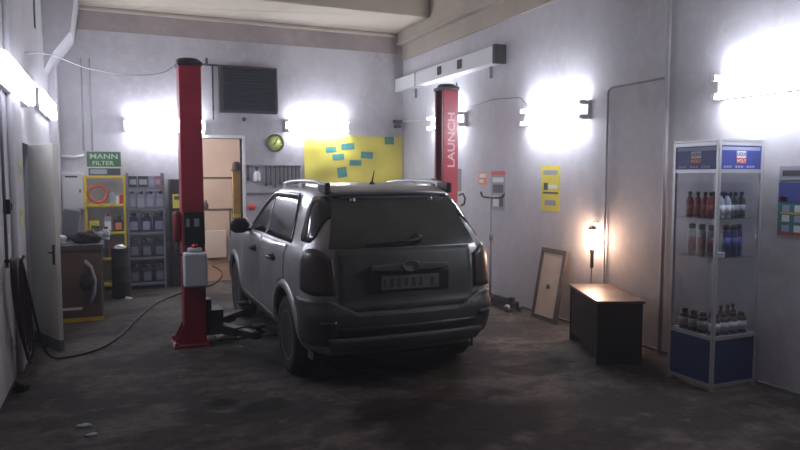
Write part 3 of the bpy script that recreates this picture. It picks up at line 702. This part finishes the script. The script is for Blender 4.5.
# ------------------------------------------------------------------ posters and flat things on the right wall
def flat(name, F, w, h, mats, blocks, label, cat, texts=(), th=.004, group=None):
    b = MB().box((-w/2, -h/2, 0), (w/2, h/2, th))
    for x0, y0, x1, y1, mi in blocks: b.box((x0*w-w/2, y0*h-h/2, th), (x1*w-w/2, y1*h-h/2, th+.001), mi)
    for body, size, x, y, mi in texts: add_text(b, body, size, Matrix.Translation((x*w-w/2, y*h-h/2, th+.001)), mi, .0008)
    o = b.build(name, mats); o.matrix_world = F
    return tag(o, label, cat, group)
e = -.001
flat('poster', F_right(XR-e, 8.48, 1.72), .24, .19, [M_oprint, M_wprint], [(.12, .55, .88, .85, 1), (.12, .15, .6, .4, 1)], 'small square orange notice beside the grey red-topped poster', 'poster')
flat('poster', F_right(XR-e, 8.05, 1.545), .36, .55, [M_gprint, M_rprint, M_dprint, M_wprint], [(0, .90, 1, 1, 1), (.1, .72, .9, .84, 3), (.12, .45, .88, .66, 2), (.12, .10, .55, .38, 3), (.62, .10, .88, .38, 2)], 'grey poster with red top strip on the right wall', 'poster')
flat('poster', F_right(XR-e, 6.83, 1.60), .38, .56, [M_yelp, M_dprint, M_gprint, M_wprint], [(.12, .80, .88, .90, 2), (.14, .46, .36, .62, 1), (.40, .50, .86, .58, 3), (.10, .38, .92, .42, 1), (.2, .12, .8, .24, 2)], 'tall yellow poster between the red-topped poster and the desk', 'poster')
flat('poster', F_right(XR-e, 3.52, 1.775), .46, .11, [M_gprint, M_rprint, M_dprint], [(.06, .3, .55, .7, 2), (.62, .2, .92, .8, 1)], 'narrow grey sign strip at the right edge above the blue poster', 'sign')
bl = [(0, .62, 1, 1, 1)]
for i in range(4):
    for j in range(3): bl.append((.08+.23*i, .06+.19*j, .22+.23*i, .19+.19*j, 3 if (i+j) % 2 else 4))
for x, y in ((.45, .84), (.10, .68), (.80, .70)): bl.append((x-.07, y-.05, x+.07, y+.05, 2))
bl.append((0, 0, 1, .04, 2)); bl.append((.04, .40, .96, .43, 5))
flat('poster', F_right(XR-e, 3.52, 1.49), .46, .42, [M_teal, M_bprint, M_rprint, M_wprint, M_lbprint, M_yelp], bl, 'blue product poster with red spots at the right edge of the photo', 'poster')

def pipe(name, pts, r, m, label, cat, n=8, group=None): return tag(MB().tube(pts, r, n).build(name, m), label, cat, group)
M_pipe = mat('painted_conduit', (.42, .41, .44), .6, var=.15)
pipe('conduit', [(XR-.035, 5.80, .0), (XR-.035, 5.80, .05), (XR-.02, 5.80, .08), (XR-.02, 5.80, 2.66), (XR-.02, 5.74, 2.70), (XR-.02, 4.97, 2.70)], .012, M_pipe, 'thin grey conduit rising from behind the desk then running right along the wall', 'conduit')
pipe('pipe', [(XR-.045, 4.93, 0), (XR-.045, 4.93, 3.86)], .02, M_wall, 'thick painted vertical pipe on the right wall beside the display cabinet', 'pipe')
pipe('cable', [(XR-.01, 8.9, 2.78), (XR-.01, 8.2, 2.83), (XR-.01, 7.5, 2.78), (XR-.01, 7.34, 2.66)], .006, M_gpaint, 'thin cable on the right wall reaching the light above the yellow poster', 'cable')
pipe('cable', [(XR-.035, 9.3, .0), (XR-.01, 9.3, 3.2)], .010, M_gpaint, 'dark vertical cable on the right wall behind the jack', 'cable')
# ventilation duct
du = thing('air_duct', 'white rectangular air duct below the ceiling in the right back corner', 'duct', (4.78, 7.88, 3.29))
MB().box((0, .06, 0), (.171, 3.51, .23)).build('duct_body', M_white, du, bevel=.01)
MB().box((-.012, 0, -.012), (.171, .06, .242)).build('end_cap', M_dsteel, du)
for y in (.95, 1.62): MB().box((-.012, y, .06), (.0, y+.13, .19)).build('outlet_grille', M_dsteel, du)
MB().box((-.008, 2.6, -.008), (.171, 2.63, .238)).build('joint_flange', M_gprint, du)
for y in (.35, 2.9): MB().box((.13, y, -.16), (.171, y+.02, 0)).build('bracket', M_gpaint, du)

# ------------------------------------------------------------------ back wall things
vt = thing('vent_grille', 'big dark louvred ventilation box high on the back wall', 'vent', (1.63, YB, 2.80))
MB().box((0, -.16, 0), (.94, -.001, .035)).box((0, -.16, .725), (.94, -.001, .76)).box((0, -.16, .035), (.05, -.001, .725)).box((.905, -.16, .035), (.94, -.001, .725)).build('frame', M_dsteel, vt, bevel=.006)
M_louv = mat('dark_louvre', (.035, .038, .055), .5, .2, var=.3, scale=7)
sl = MB().box((.05, -.02, .035), (.905, -.005, .725))
for k in range(14):
    z = .045+k*.049; sl.add([(.05, -.145, z), (.905, -.145, z), (.905, -.07, z+.04), (.05, -.07, z+.04), (.05, -.14, z+.008), (.905, -.14, z+.008), (.905, -.065, z+.048), (.05, -.065, z+.048)], [(0,1,2,3),(4,7,6,5),(0,4,5,1),(2,6,7,3),(0,3,7,4),(1,5,6,2)])
sl.build('louvres', M_louv, vt)
vb = MB().tube([(-.10, -.03, .02), (-.10, -.03, .78)], .014, 8).tube([(-.28, -.03, .765), (0, -.03, .765)], .016, 8).tube([(-.19, -.03, .765), (-.19, -.03, .87)], .02, 8).tube([(-.10, -.03, .02), (-.10, -.03, -.12)], .01, 8); vb.build('pipe_bracket', M_dsteel, vt)
sc_ = MB().lathe([(0, 0), (.03, 0), (.035, .03), (.03, .06), (0, .065)], 14, M=Matrix.Translation((2.03, YB-.002, 2.70)) @ Matrix.Rotation(PI/2, 4, 'X')).build('wall_sensor', M_dprint); tag(sc_, 'small dark round fitting on the back wall just below the big vent', 'sensor')

ck = thing('wall_clock', 'round wall clock with pale yellow-green dial on the back wall', 'clock', (2.555, YB-.001, 2.32))
R_ = Matrix.Rotation(PI/2, 4, 'X')
MB().lathe([(0, 0), (.15, 0), (.152, .03), (.14, .042), (.128, .038), (.128, .02)], 36, M=R_).build('rim', mat('olive_rim', (.06, .07, .03), .5), ck)
dm = MB().lathe([(0, .015), (.13, .015), (.13, .022), (0, .022)], 36, M=R_)
for k in range(12): dm.box((-.004, .10, .022), (.004, .12, .0235), 1, R_ @ Matrix.Rotation(2*PI*k/12, 4, 'Z'))
dm.build('dial', [mat('lime_dial', (.55, .62, .16), .5), M_dprint], ck)
for a, L, w in ((2.2, .06, .007), (-.5, .09, .005)): MB().box((-w, -.015, .024), (w, L, .027), M=R_ @ Matrix.Rotation(a, 4, 'Z')).build('hand', M_black, ck)

# yellow banner with green flags
bw = MB(); G = []; NX, NZ = 40, 14; x0, x1, z0, z1 = 3.06, 4.92, 1.55, 2.47
def bz(x, z): return YB-.0215-.010*math.sin(x*9+z*4)-.006*math.sin(x*4-z*13)
G = [[(x, bz(x, z), z) for z in lin(z0, z1, NZ)] for x in lin(x0, x1, NX)]
bw.grid(G); bw.grid([[(p[0], p[1]+.004, p[2]) for p in r][::-1] for r in G])
def bprint(cx, cz, w, h, mi, tl=0.0):
    bw.grid([[(cx+u*math.cos(tl)-v*math.sin(tl), bz(cx+u, cz+v)-.004, cz+u*math.sin(tl)+v*math.cos(tl)) for v in lin(-h/2, h/2, 4)] for u in lin(-w/2, w/2, 8)], mi)
for cx, cz, w, h, tl in ((3.86, 2.28, .24, .11, .08), (4.22, 2.13, .24, .12, -.05), (3.68, 2.09, .22, .11, .10), (4.00, 1.99, .22, .10, 0), (3.75, 1.82, .18, .18, .15), (3.55, 2.22, .20, .10, .1)): bprint(cx, cz, w, h, 1, tl)
bprint(4.66, 2.40, .18, .14, 2); bprint(4.21, 1.83, .16, .06, 3, .1)
tag(bw.build('banner', [M_cloth_y, M_teal, M_green, mat('tan_print', (.62, .44, .10), .6)], fix=False), 'wide yellow banner with scattered green flag prints on the back wall', 'banner')
spk = MB().box((4.74, YB-.10, 2.72), (4.89, YB+.001, 2.78)).box((4.76, YB-.09, 2.64), (4.87, YB-.001, 2.70)).build('junction_box', M_dsteel, bevel=.006); tag(spk, 'small dark two-part box on the back wall above the banner corner', 'junction box')
pipe('cable', [(4.885, YB-.03, 2.75), (4.92, YB-.05, 2.75), (XR-.01, YB-.3, 2.74), (XR-.01, 10.15, 2.70)], .012, M_white, 'white cable from the dark box to the light behind the right post', 'cable')

# tool strip with hanging things
rk = MB().box((2.06, YB-.03, 1.90), (3.00, YB+.002, 1.94)).box((2.06, YB-.03, 1.44), (3.00, YB+.002, 1.47)); tag(rk.build('tool_rail', M_gpaint), 'pair of grey wall rails holding hanging tools behind the car', 'tool rail')
def wrench(L):
    b = MB().box((-.008, -.045, -L), (.008, -.028, 0)).box((-.020, -.045, -L-.03), (-.006, -.028, -L+.012)).box((.006, -.045, -L-.03), (.020, -.028, -L+.012))
    b.lathe([(.012, -.008), (.020, -.008), (.020, .008), (.012, .008), (.012, -.008)], 12, M=Matrix.Translation((0, -.037, .01)) @ Matrix.Rotation(PI/2, 4, 'X')); return b
xs = [2.08, 2.38, 2.46, 2.54, 2.62, 2.69, 2.76, 2.83, 2.90, 2.96]
for i, x in enumerate(xs):
    L = [.20, .30, .28, .33, .27, .30, .26, .24, .28, .25][i]
    o = wrench(L).build('spanner', M_dsteel); o.location = (x, YB, 1.91)
    tag(o, 'dark spanner hanging on the grey wall rails, %s from the left' % ordn[i], 'spanner', 'spanners on the wall rail')
o = MB().lathe([(0, 0), (.055, 0), (.058, .02), (.058, .13), (.03, .18), (.022, .18)], 16).build('spray_bottle', M_white)
MB().lathe([(0, .18), (.026, .18), (.026, .215), (0, .215)], 12).box((-.02, -.06, .215), (.02, .02, .245)).build('trigger_head', M_dprint, o)
o.location = (2.22, YB-.065, 1.66); tag(o, 'white spray bottle hanging on the back wall beside the doorway', 'bottle')
MB().box((-.05, -.05, -.012), (.05, .06, 0)).build('bracket', M_gpaint, o)
o = MB().lathe([(.0, -.05), (.05, -.04), (.07, 0), (.05, .05), (0, .06)], 14, sy=.7).build('red_cloth', M_rprint); o.location = (2.13, YB-.044, 1.22); tag(o, 'red crumpled cloth hung on the back wall behind the car mirror', 'cloth')

# electrical box, small pipe
eb = thing('electrical_box', 'white metal electrical box on the back wall left of the yellow shelf', 'electrical box', (-.735, YB-.001, 1.24))
MB().box((0, -.14, 0), (.30, 0, .57)).build('case', M_white, eb, bevel=.006)
MB().box((.015, -.152, .015), (.285, -.14, .555)).build('door', M_white, eb, bevel=.004)
MB().box((.05, -.156, .49), (.22, -.152, .515)).build('name_strip', M_dprint, eb)
MB().box((.24, -.16, .26), (.26, -.152, .31)).build('latch', M_dsteel, eb)
pipe('pipe', [(-.73, YB-.05, 2.06), (-.55, YB-.05, 2.04), (-.42, YB-.04, 2.07)], .022, M_white, 'short white pipe on the back wall above the electrical box', 'pipe')
for i, (x, d) in enumerate(((-.42, 'left'), (-.30, 'right'))):
    pipe('conduit', [(x, YB-.008, 2.15), (x, YB-.008, 3.55)], .010, M_pipe, '%s of two thin upright conduits above the yellow shelf' % d, 'conduit')

# ------------------------------------------------------------------ shelves at the back
def rack(name, label, x0, x1, y0, y1, h, boards, m):
    t = thing(name, label, 'shelf', (x0, y0, 0)); W, D = x1-x0, y1-y0; p = .03
    for x in (0, W-p):
        for y in (0, D-p): MB().box((x, y, 0), (x+p, y+p, h)).build('upright', m, t)
    for z in boards: MB().box((0, -.004, z-.035), (W, .0, z)).box((0, 0, z-.012), (W, D, z)).build('shelf_board', m, t)
    return t
YS = 10.95
ysb = (.12, .52, .91, 1.33, 1.76)
ys = rack('shelving_rack', 'yellow shelving rack against the back wall topped by a green sign', -.42, .15, YS, 11.34, 1.76, ysb, M_yel)
gsb = (.10, .50, .89, 1.26, 1.58)
gs = rack('shelving_rack', 'grey shelving rack full of dark canisters beside the yellow rack', .165, .71, YS, 11.34, 1.80, gsb, M_gpaint)
sg = MB().box((-.22, -.012, 0), (.25, 0, .245)); Fs = Matrix(((1,0,0,0),(0,0,-1,0),(0,1,0,0),(0,0,0,1)))
sgm = sg
sgm.box((-.22, -.0135, .0), (.25, -.012, .02), 1)
add_text(sgm, 'MANN', .105, Matrix.Translation((.015, -.0125, .172)) @ Fs, 1, .001, 1.25, .001)
add_text(sgm, 'FILTER', .085, Matrix.Translation((.0, -.0125, .072)) @ Fs, 1, .001, 1.2, .001)
sgm.box((-.22, .0, .0), (-.20, .12, .02), 0).box((.23, 0, 0), (.25, .12, .02), 0)
o = sgm.build('shop_sign', [mat('sign_green', (.035, .12, .055), .5), mat('sign_pale', (.48, .60, .42), .5)]); o.location = (-.15, YS+.06, 1.87); tag(o, 'green sign with pale lettering standing on top of the yellow rack', 'sign')
o = MB().box((-.20, 0, 0), (.24, .22, .108)).box((-.18, -.003, .02), (.05, 0, .09), 1).build('flat_case', [M_dprint, M_gprint], bevel=.006); o.location = (-.15, YS+.03, 1.761); tag(o, 'flat dark case under the green sign on the yellow rack', 'case')
# move sign so that it rests on the case
bpy.data.objects['shop_sign'].location = (-.15, YS+.045, 1.871)
# jugs
def jug(m, lm, cm, w=.15, d=.10, h=.27):
    P_ = [(-w/2, 0), (w/2, 0), (w/2, h*.72), (w*.30, h*.92), (-w*.05, h*.92), (-w/2, h*.78)]
    T_ = Matrix(((1,0,0,0),(0,0,1,-d/2),(0,1,0,0),(0,0,0,1)))
    b = MB().prism(P_, 0, d, M=T_).build('canister', m, bevel=.012)
    MB().lathe([(0, 0), (.022, 0), (.022, .035), (0, .036)], 14, M=Matrix.Translation((w*.12, 0, h*.92))).build('cap', cm, b)
    MB().box((-w*.36, -d/2-.0015, h*.12), (w*.36, -d/2, h*.60)).build('paper_label', lm, b)
    MB().tube([(-w*.48, 0, h*.72), (-w*.44, 0, h*.96), (-w*.25, 0, h*1.04), (-w*.05, 0, h*.94)], .010, 8).build('handle', m, b)
    return b
M_navy = mat('navy_plastic', (.020, .022, .055), .4); M_char = mat('charcoal_plastic', (.03, .03, .036), .45); M_lilac = mat('pale_violet_plastic', (.24, .23, .34), .45)
jug1 = jug(M_char, mat('dim_label', (.16, .17, .22), .5), M_gprint); jug2 = jug(M_navy, mat('lilac_label', (.28, .27, .40), .5), M_dprint); jug3 = jug(M_lilac, M_gprint, M_dprint, .12, .09, .235)
rows = ((gsb[0], jug1, 3, 'charcoal canister', 'lowest'), (gsb[1], jug1, 3, 'charcoal canister', 'second lowest'), (gsb[2], jug2, 3, 'navy canister with lilac label', 'middle'), (gsb[3], jug3, 4, 'pale violet canister', 'fourth'))
for z, p, n_, d, r_ in rows:
    for i in range(n_):
        place(p, .165+.545*(i+.5)/n_, YS+.10, z+.001, '%s on the grey rack, %s board, %s from left' % (d, r_, ordn[i]), 'canister', '%ss on the %s board of the grey rack' % (d, r_))
for i, (x, w, m, d) in enumerate(((.20, .12, M_navy, 'navy carton'), (.335, .14, M_char, 'charcoal carton'), (.49, .08, M_lilac, 'pale violet carton'), (.57, .095, mat('dusky_red_card', (.30, .10, .14), .5), 'dusky red carton'))):
    o = MB().box((0, 0, 0), (w, .2, .17)).box((.1*w, -.001, .04), (.9*w, 0, .12), 1).build('carton', [m, M_gprint], bevel=.003); o.location = (x, YS+.03, gsb[4]+.001); tag(o, d+' on the top board of the grey rack', 'carton', 'cartons on the grey rack top')
# yellow rack contents
rg = MB().tube([(.125*math.cos(2*PI*k/28), -.0+.0*k, .125*math.sin(2*PI*k/28)) for k in range(28)], .026, 10, closed=True)
o = rg.build('orange_hose_ring', mat('orange_red_hose', (.52, .13, .07), .45)); o.location = (-.235, YS+.08, 1.331+.152); tag(o, 'orange-red hose ring standing on the upper board of the yellow rack', 'hose')
for i, (x, w, h, m, d) in enumerate(((-.065, .07, .17, M_gprint, 'grey carton'), (.01, .05, .12, M_wprint, 'small white carton'), (.065, .05, .14, M_rprint, 'small red carton'))):
    o = MB().box((0, 0, 0), (w, .14, h)).build('carton', m, bevel=.003); o.location = (x, YS+.04, 1.331); tag(o, d+' beside the orange ring on the yellow rack', 'carton', 'cartons on the yellow rack')
o = MB().box((0, 0, 0), (.13, .16, .16)).box((.02, -.001, .04), (.11, 0, .10), 1).build('carton', [M_yelp, M_dprint], bevel=.003); o.location = (-.36, YS+.04, .911); tag(o, 'yellow carton on the middle board of the yellow rack', 'carton')
place(jug(M_gprint, M_wprint, M_rprint, .12, .09, .26), -.11, YS+.10, .911, 'grey canister on the middle board of the yellow rack', 'canister', None)
place(jug(M_char, M_oprint, M_dprint, .12, .09, .22), .04, YS+.10, .911, 'charcoal canister with orange label on the yellow rack', 'canister', None)
for i, (x, m, d) in enumerate(((-.25, M_dprint, 'black'), (-.02, M_brown, 'brown'))):
    o = MB().box((-.10, 0, 0), (.10, .2, .20)).build('carton', m, bevel=.004); o.location = (x, YS+.05, .521); tag(o, d+' carton low on the yellow rack behind the workbench', 'carton')

# dark locker with yellow notice behind the left post
lk2 = thing('locker', 'tall narrow dark locker between the grey rack and the doorway', 'locker', (.80, 10.98, 0))
MB().box((0, .012, 0), (.40, .38, 1.70)).build('body', M_dsteel, lk2, bevel=.006); MB().box((.01, 0, .05), (.39, .012, 1.66)).build('door', M_dsteel, lk2, bevel=.003)
MB().tube([(.36, -.02, .80), (.36, -.02, .95)], .008, 6).build('handle', M_steel, lk2)
flat('notice', F_back(.93, 10.979, 1.36), .20, .22, [M_yelp, M_dprint], [(.12, .6, .88, .85, 1)], 'yellow notice on the dark locker behind the left post', 'notice')

# ------------------------------------------------------------------ workbench on the left
wb = thing('workbench', 'brown workbench with dark top and yellow plinth by the left wall', 'workbench', (XL+.12, 8.80, 0))
BX = .56
MB().box((0, 0, .02), (BX-.02, .025, .86)).build('end_panel', M_brown, wb); MB().box((BX-.045, .025, .02), (BX-.02, 1.65, .86)).build('side_panel', M_dsteel, wb)
MB().box((0, 1.62, .02), (BX-.045, 1.65, .86)).build('end_panel', M_brown, wb)
MB().box((-.10, -.03, .86), (BX+.01, 1.68, .93)).build('worktop', mat('dark_worktop', (.06, .055, .055), .5, var=.3, scale=6), wb, bevel=.006)
MB().box((0, -.02, 0), (BX, 0.0, .045)).build('plinth', M_yel, wb)
hp = MB().tube([(.36, -.02, .74), (.43, -.03, .66), (.47, -.03, .50), (.46, -.03, .34), (.42, -.02, .22)], .022, 8).build('hose', M_gprint, wb)
MB().lathe([(0, -.10), (.06, -.08), (.085, 0), (.06, .08), (0, .11)], 14, M=Matrix.Translation((.385, -.052, .47)), sy=.6).build('glove', M_rub, wb)
MB().box((.10, -.012, .145), (.32, 0, .175)).build('label_strip', M_wprint, wb)
# clutter on top
def lump(name, m, sx, sy, sz, seed, loc, label, cat, n=18):
    rnd = random.Random(seed); bm = bmesh.new(); bmesh.ops.create_icosphere(bm, subdivisions=3, radius=1)
    ph = [rnd.uniform(0, 6) for _ in range(6)]
    for v in bm.verts:
        c = v.co; k = 1+.16*math.sin(5*c.x+ph[0])*math.sin(4*c.y+ph[1])+.12*math.sin(7*c.z+ph[2]+3*c.x)
        v.co = Vector((c.x*sx*k, c.y*sy*k, max(-.45, c.z*k)*sz + .45*sz))
    me = bpy.data.meshes.new(name); bm.to_mesh(me); bm.free(); me.materials.append(m)
    for p in me.polygons: p.use_smooth = True
    o = bpy.data.objects.new(name, me); col.objects.link(o); o.location = loc; return tag(o, label, cat)
lump('rag', mat('pale_cloth', (.50, .44, .48), .9, var=.3, scale=14), .11, .12, .08, 3, (-.66, 8.98, .931), 'pale crumpled rag on the left end of the workbench', 'rag')
lump('bag', M_rub, .16, .13, .105, 5, (-.32, 9.06, .931), 'black soft bag lying on the workbench', 'bag')
lump('cleaning_rag', mat('white_cloth', (.6, .6, .62), .9, var=.2, scale=14), .055, .06, .045, 8, (-.13, 10.1, .931), 'small white rag at the far corner of the workbench', 'rag')
cs = thing('seat_back', 'dark upright padded back standing on the workbench below the electrical box', 'seat back', (-.56, 9.6, .931), -.1)
MB().box((-.10, -.03, .03), (.10, .03, .40), M=Matrix.Rotation(.12, 4, 'Y')).build('cushion', M_gpaint, cs, bevel=.025); MB().box((-.12, -.06, 0), (.12, .06, .03)).build('foot', M_black, cs, bevel=.006)
for i, (x, y, m, d) in enumerate(((-.22, 9.55, M_darkb, 'dark'), (-.12, 9.4, M_whtb, 'white'))):
    o = can(m, M_gprint); o.location = (x, y, .931); tag(o, d+' small jar at the back edge of the workbench', 'jar')
dr = MB().lathe([(0, 0), (.12, 0), (.125, .02), (.122, .22), (.128, .23), (.122, .24), (.122, .45), (.128, .46), (.122, .47), (.12, .70), (.125, .715), (.11, .715), (.11, .70), (0, .70)], 24).build('oil_drum', M_rub); dr.location = (.05, 10.35, 0); tag(dr, 'slim black drum on the floor beside the workbench and yellow rack', 'drum')
lump('paper', M_wprint, .075, .06, .05, 12, (.05, 10.35, .701), 'crumpled white paper on top of the slim black drum', 'paper')
lump('scrap', M_wprint, .05, .05, .03, 14, (.13, 10.1, .001), 'small pale scrap on the floor by the slim black drum', 'scrap')

# ------------------------------------------------------------------ left wall things
hx, hy_ = XL+.03, 7.99; fx_, fy_ = -.53, 7.36
dl = math.hypot(fx_-hx, fy_-hy_); da = math.atan2(fy_-hy_, fx_-hx)
dd = thing('open_door', 'cream door standing ajar from the left wall', 'door', (hx, hy_, .01), da)
MB().box((0, -.02, .10), (dl, .02, 2.06)).build('leaf', M_offw, dd, bevel=.004)
MB().box((0, -.023, 0), (dl, .023, .10)).build('kick_plate', M_gpaint, dd)
MB().box((dl-.09, .02, .86), (dl-.04, .027, 1.06)).tube([(dl-.065, .027, .98), (dl-.065, .05, .98), (dl-.12, .055, .98)], .008, 8).build('handle', M_dsteel, dd)
MB().box((dl-.09, -.027, .86), (dl-.04, -.02, 1.06)).tube([(dl-.065, -.027, .98), (dl-.065, -.05, .98), (dl-.12, -.055, .98)], .008, 8).build('handle', M_dsteel, dd)
for z in (.3, 1.8): MB().tube([(0, .026, z), (0, .026, z+.1)], .008, 8).build('hinge', M_steel, dd)
flat('notice', F_left(XL+.049, 6.98, 1.80), .22, .19, [mat('faded_yellow', (.55, .55, .22), .6), M_gprint], [(.2, .3, .8, .7, 1)], 'upper faded yellow notice on the left wall pilaster', 'notice')
flat('notice', F_left(XL+.049, 6.95, 1.38), .22, .20, [MATS.get('faded_yellow') or M_yelp, M_gprint], [(.2, .55, .8, .8, 1)], 'lower faded yellow notice on the left wall pilaster', 'notice')
o = MB().box((-.0, -.05, -.06), (.05, .05, .06)).box((.05, -.02, -.03), (.06, .02, .03)).build('wall_switch', M_black, bevel=.006); o.location = (XL+.001, 6.30, 1.50); tag(o, 'black switch box on the left wall', 'switch')
pipe('conduit', [(XL+.011, 6.26, 1.0), (XL+.011, 6.26, 2.45)], .012, M_gpaint, 'dark upright conduit on the left wall above the black switch', 'conduit')
ch = MB()
hang = MB().tube([(XL+.001, 6.20, 1.06), (XL+.12, 6.20, 1.06), (XL+.14, 6.20, 1.10)], .012, 8).build('wall_hook', M_dsteel); tag(hang, 'dark wall hook carrying the coiled hose', 'hook')
pts = []
for k in range(5):
    rx, rz = .16+.035*k, .36+.035*k
    for j in range(24):
        a = PI/2+2*PI*j/24
        z = 1.075-rz+rz*math.sin(a)
        pts.append((XL+.055+.011*k+.008*j/24, 6.20+rx*math.cos(a)+.55*(1.075-z), z))
ch.tube(pts, .013, 8)
last_ = Vector(pts[-1])
way = [(XL+.13, 6.60, .70), (XL+.16, 6.90, .30), (XL+.22, 7.02, .06), (-.48, 7.04, .014), (-.20, 7.25, .014), (.0, 7.75, .014), (.18, 8.5, .014), (.45, 9.5, .014), (.85, 10.3, .014), (1.32, 10.8, .014), (1.6, 11.5, .014), (1.75, 12.4, .014), (1.7, 13.2, .014)]
def catmull(P, n=6):
    P = [Vector(p) for p in P]; out = []
    for i in range(len(P)-1):
        a, b, c, d = P[max(i-1, 0)], P[i], P[i+1], P[min(i+2, len(P)-1)]
        for j in range(n):
            t = j/n; out.append(.5*((2*b)+(c-a)*t+(2*a-5*b+4*c-d)*t*t+(3*b-a-3*c+d)*t**3))
    out.append(P[-1]); return out
ch.tube(catmull([last_]+way), .013, 8)
tag(ch.build('air_hose', mat('dark_hose', (.045, .022, .020), .6)), 'dark air hose coiled on the left wall and trailing across the floor', 'hose')
lump('shop_cloth', M_rub, .06, .08, .05, 21, (-.75, 6.15, .001), 'dark rag on the floor against the left wall', 'rag')
pipe('cable', catmull([(XL+.05, 7.75, 2.99), (-.55, 7.70, 2.98), (-.2, 7.55, 2.84), (.2, 7.38, 2.78), (.5, 7.27, 2.81), (.66, 7.21, 2.95)]), .006, M_gprint, 'white cable sagging from the left wall to the left lift post top', 'cable')

# ------------------------------------------------------------------ back room things
lt = thing('ceiling_lamp', 'warm lamp on the ceiling of the room through the doorway', 'lamp', (1.2, 12.7, RZ))
MB().lathe([(0, 0), (.10, 0), (.10, -.02), (0, -.02)], 20).build('base', M_white, lt); MB().lathe([(.08, -.02), (.11, -.06), (.09, -.11), (0, -.13)], 20).build('globe', M_roomlamp, lt)
o = MB().box((0, 0, .05), (.42, .08, .62)).build('radiator', M_white, bevel=.01); 
for k in range(8): pass
o.location = (1.70, RY-.10, 0); tag(o, 'white wall radiator low in the room through the doorway', 'radiator')
bt = thing('side_table', 'thin-legged brown table in the room through the doorway', 'table', (1.52, 13.2, 0))
MB().box((0, 0, 1.08), (.62, .35, 1.11)).build('tabletop', M_frame, bt)
for x in (0.02, .58):
    for y in (.02, .31): MB().tube([(x, y, 0), (x, y, 1.08)], .012, 8).build('leg', M_frame, bt)
o = MB().lathe([(0, 0), (.05, 0), (.05, .10), (.02, .13), (.02, .17), (0, .17)], 14).build('oil_can', M_dprint); o.location = (1.62, 13.35, 1.111); tag(o, 'dark oil can on the thin-legged table', 'can')
pipe('rail', [(1.45, RY-.03, 1.72), (2.3, RY-.03, 1.72)], .012, M_frame, 'brown rail across the far wall of the back room', 'rail')
cr = thing('coat_stand', 'yellow upright stand with dark hat just inside the doorway', 'stand', (2.04, 12.35, 0))
MB().box((-.06, -.05, .03), (.09, .05, 1.85)).build('panel', mat('ochre_panel', (.42, .28, .05), .6, var=.3, scale=5), cr); MB().box((-.10, -.12, 0), (.13, .12, .03)).build('foot', M_dsteel, cr)
MB().box((-.065, -.055, 1.0), (.095, .055, 1.06)).build('band', M_yel, cr)
MB().lathe([(0, 0), (.10, 0), (.10, .02), (.075, .03), (.07, .12), (.04, .16), (0, .165)], 18).build('hat', M_rub, cr).location = (.01, 0, 1.851)

# ------------------------------------------------------------------ floor litter near the camera
for i, (x, y, s, d) in enumerate(((.10, 5.05, .03, 'white'), (.16, 4.85, .025, 'pale'))):
    lump('paper_scrap', M_gprint, s*1.6, s, s*.4, 30+i, (x-.35, y, .001), '%s paper scrap on the floor at lower left' % d, 'scrap')

# ------------------------------------------------------------------ world, camera, view
# thin uniform haze added to the air, imitating lens glow around the lamps
w = bpy.data.worlds.new('World'); scene.world = w; w.use_nodes = True
w.node_tree.nodes['Background'].inputs[0].default_value = (.02, .02, .025, 1); w.node_tree.nodes['Background'].inputs[1].default_value = .3
vsn = w.node_tree.nodes.new('ShaderNodeVolumeScatter'); vsn.inputs['Density'].default_value = .009; vsn.inputs['Anisotropy'].default_value = .35
vsn.inputs['Color'].default_value = (.92, .92, 1, 1)
w.node_tree.links.new(vsn.outputs[0], w.node_tree.nodes['World Output'].inputs['Volume'])
cam = bpy.data.cameras.new('Camera'); co = bpy.data.objects.new('Camera', cam); col.objects.link(co); scene.camera = co
cam.sensor_width = 36; cam.lens = 665*36/800; cam.clip_start = .05
co.location = (0, 0, 1.75); co.rotation_euler = (math.radians(90-4.2), 0, math.radians(-23.2))
vs_ = scene.view_settings; scene.display_settings.display_device = 'sRGB'
vs_.view_transform = 'Standard'; vs_.look = 'None'; vs_.gamma = 1; vs_.use_curve_mapping = False; vs_.exposure = 0
try:
    scene.cycles.use_denoising = True; scene.cycles.max_bounces = 10; scene.cycles.diffuse_bounces = 5; scene.cycles.sample_clamp_indirect = 6
    scene.cycles.transparent_max_bounces = 16
except Exception: pass
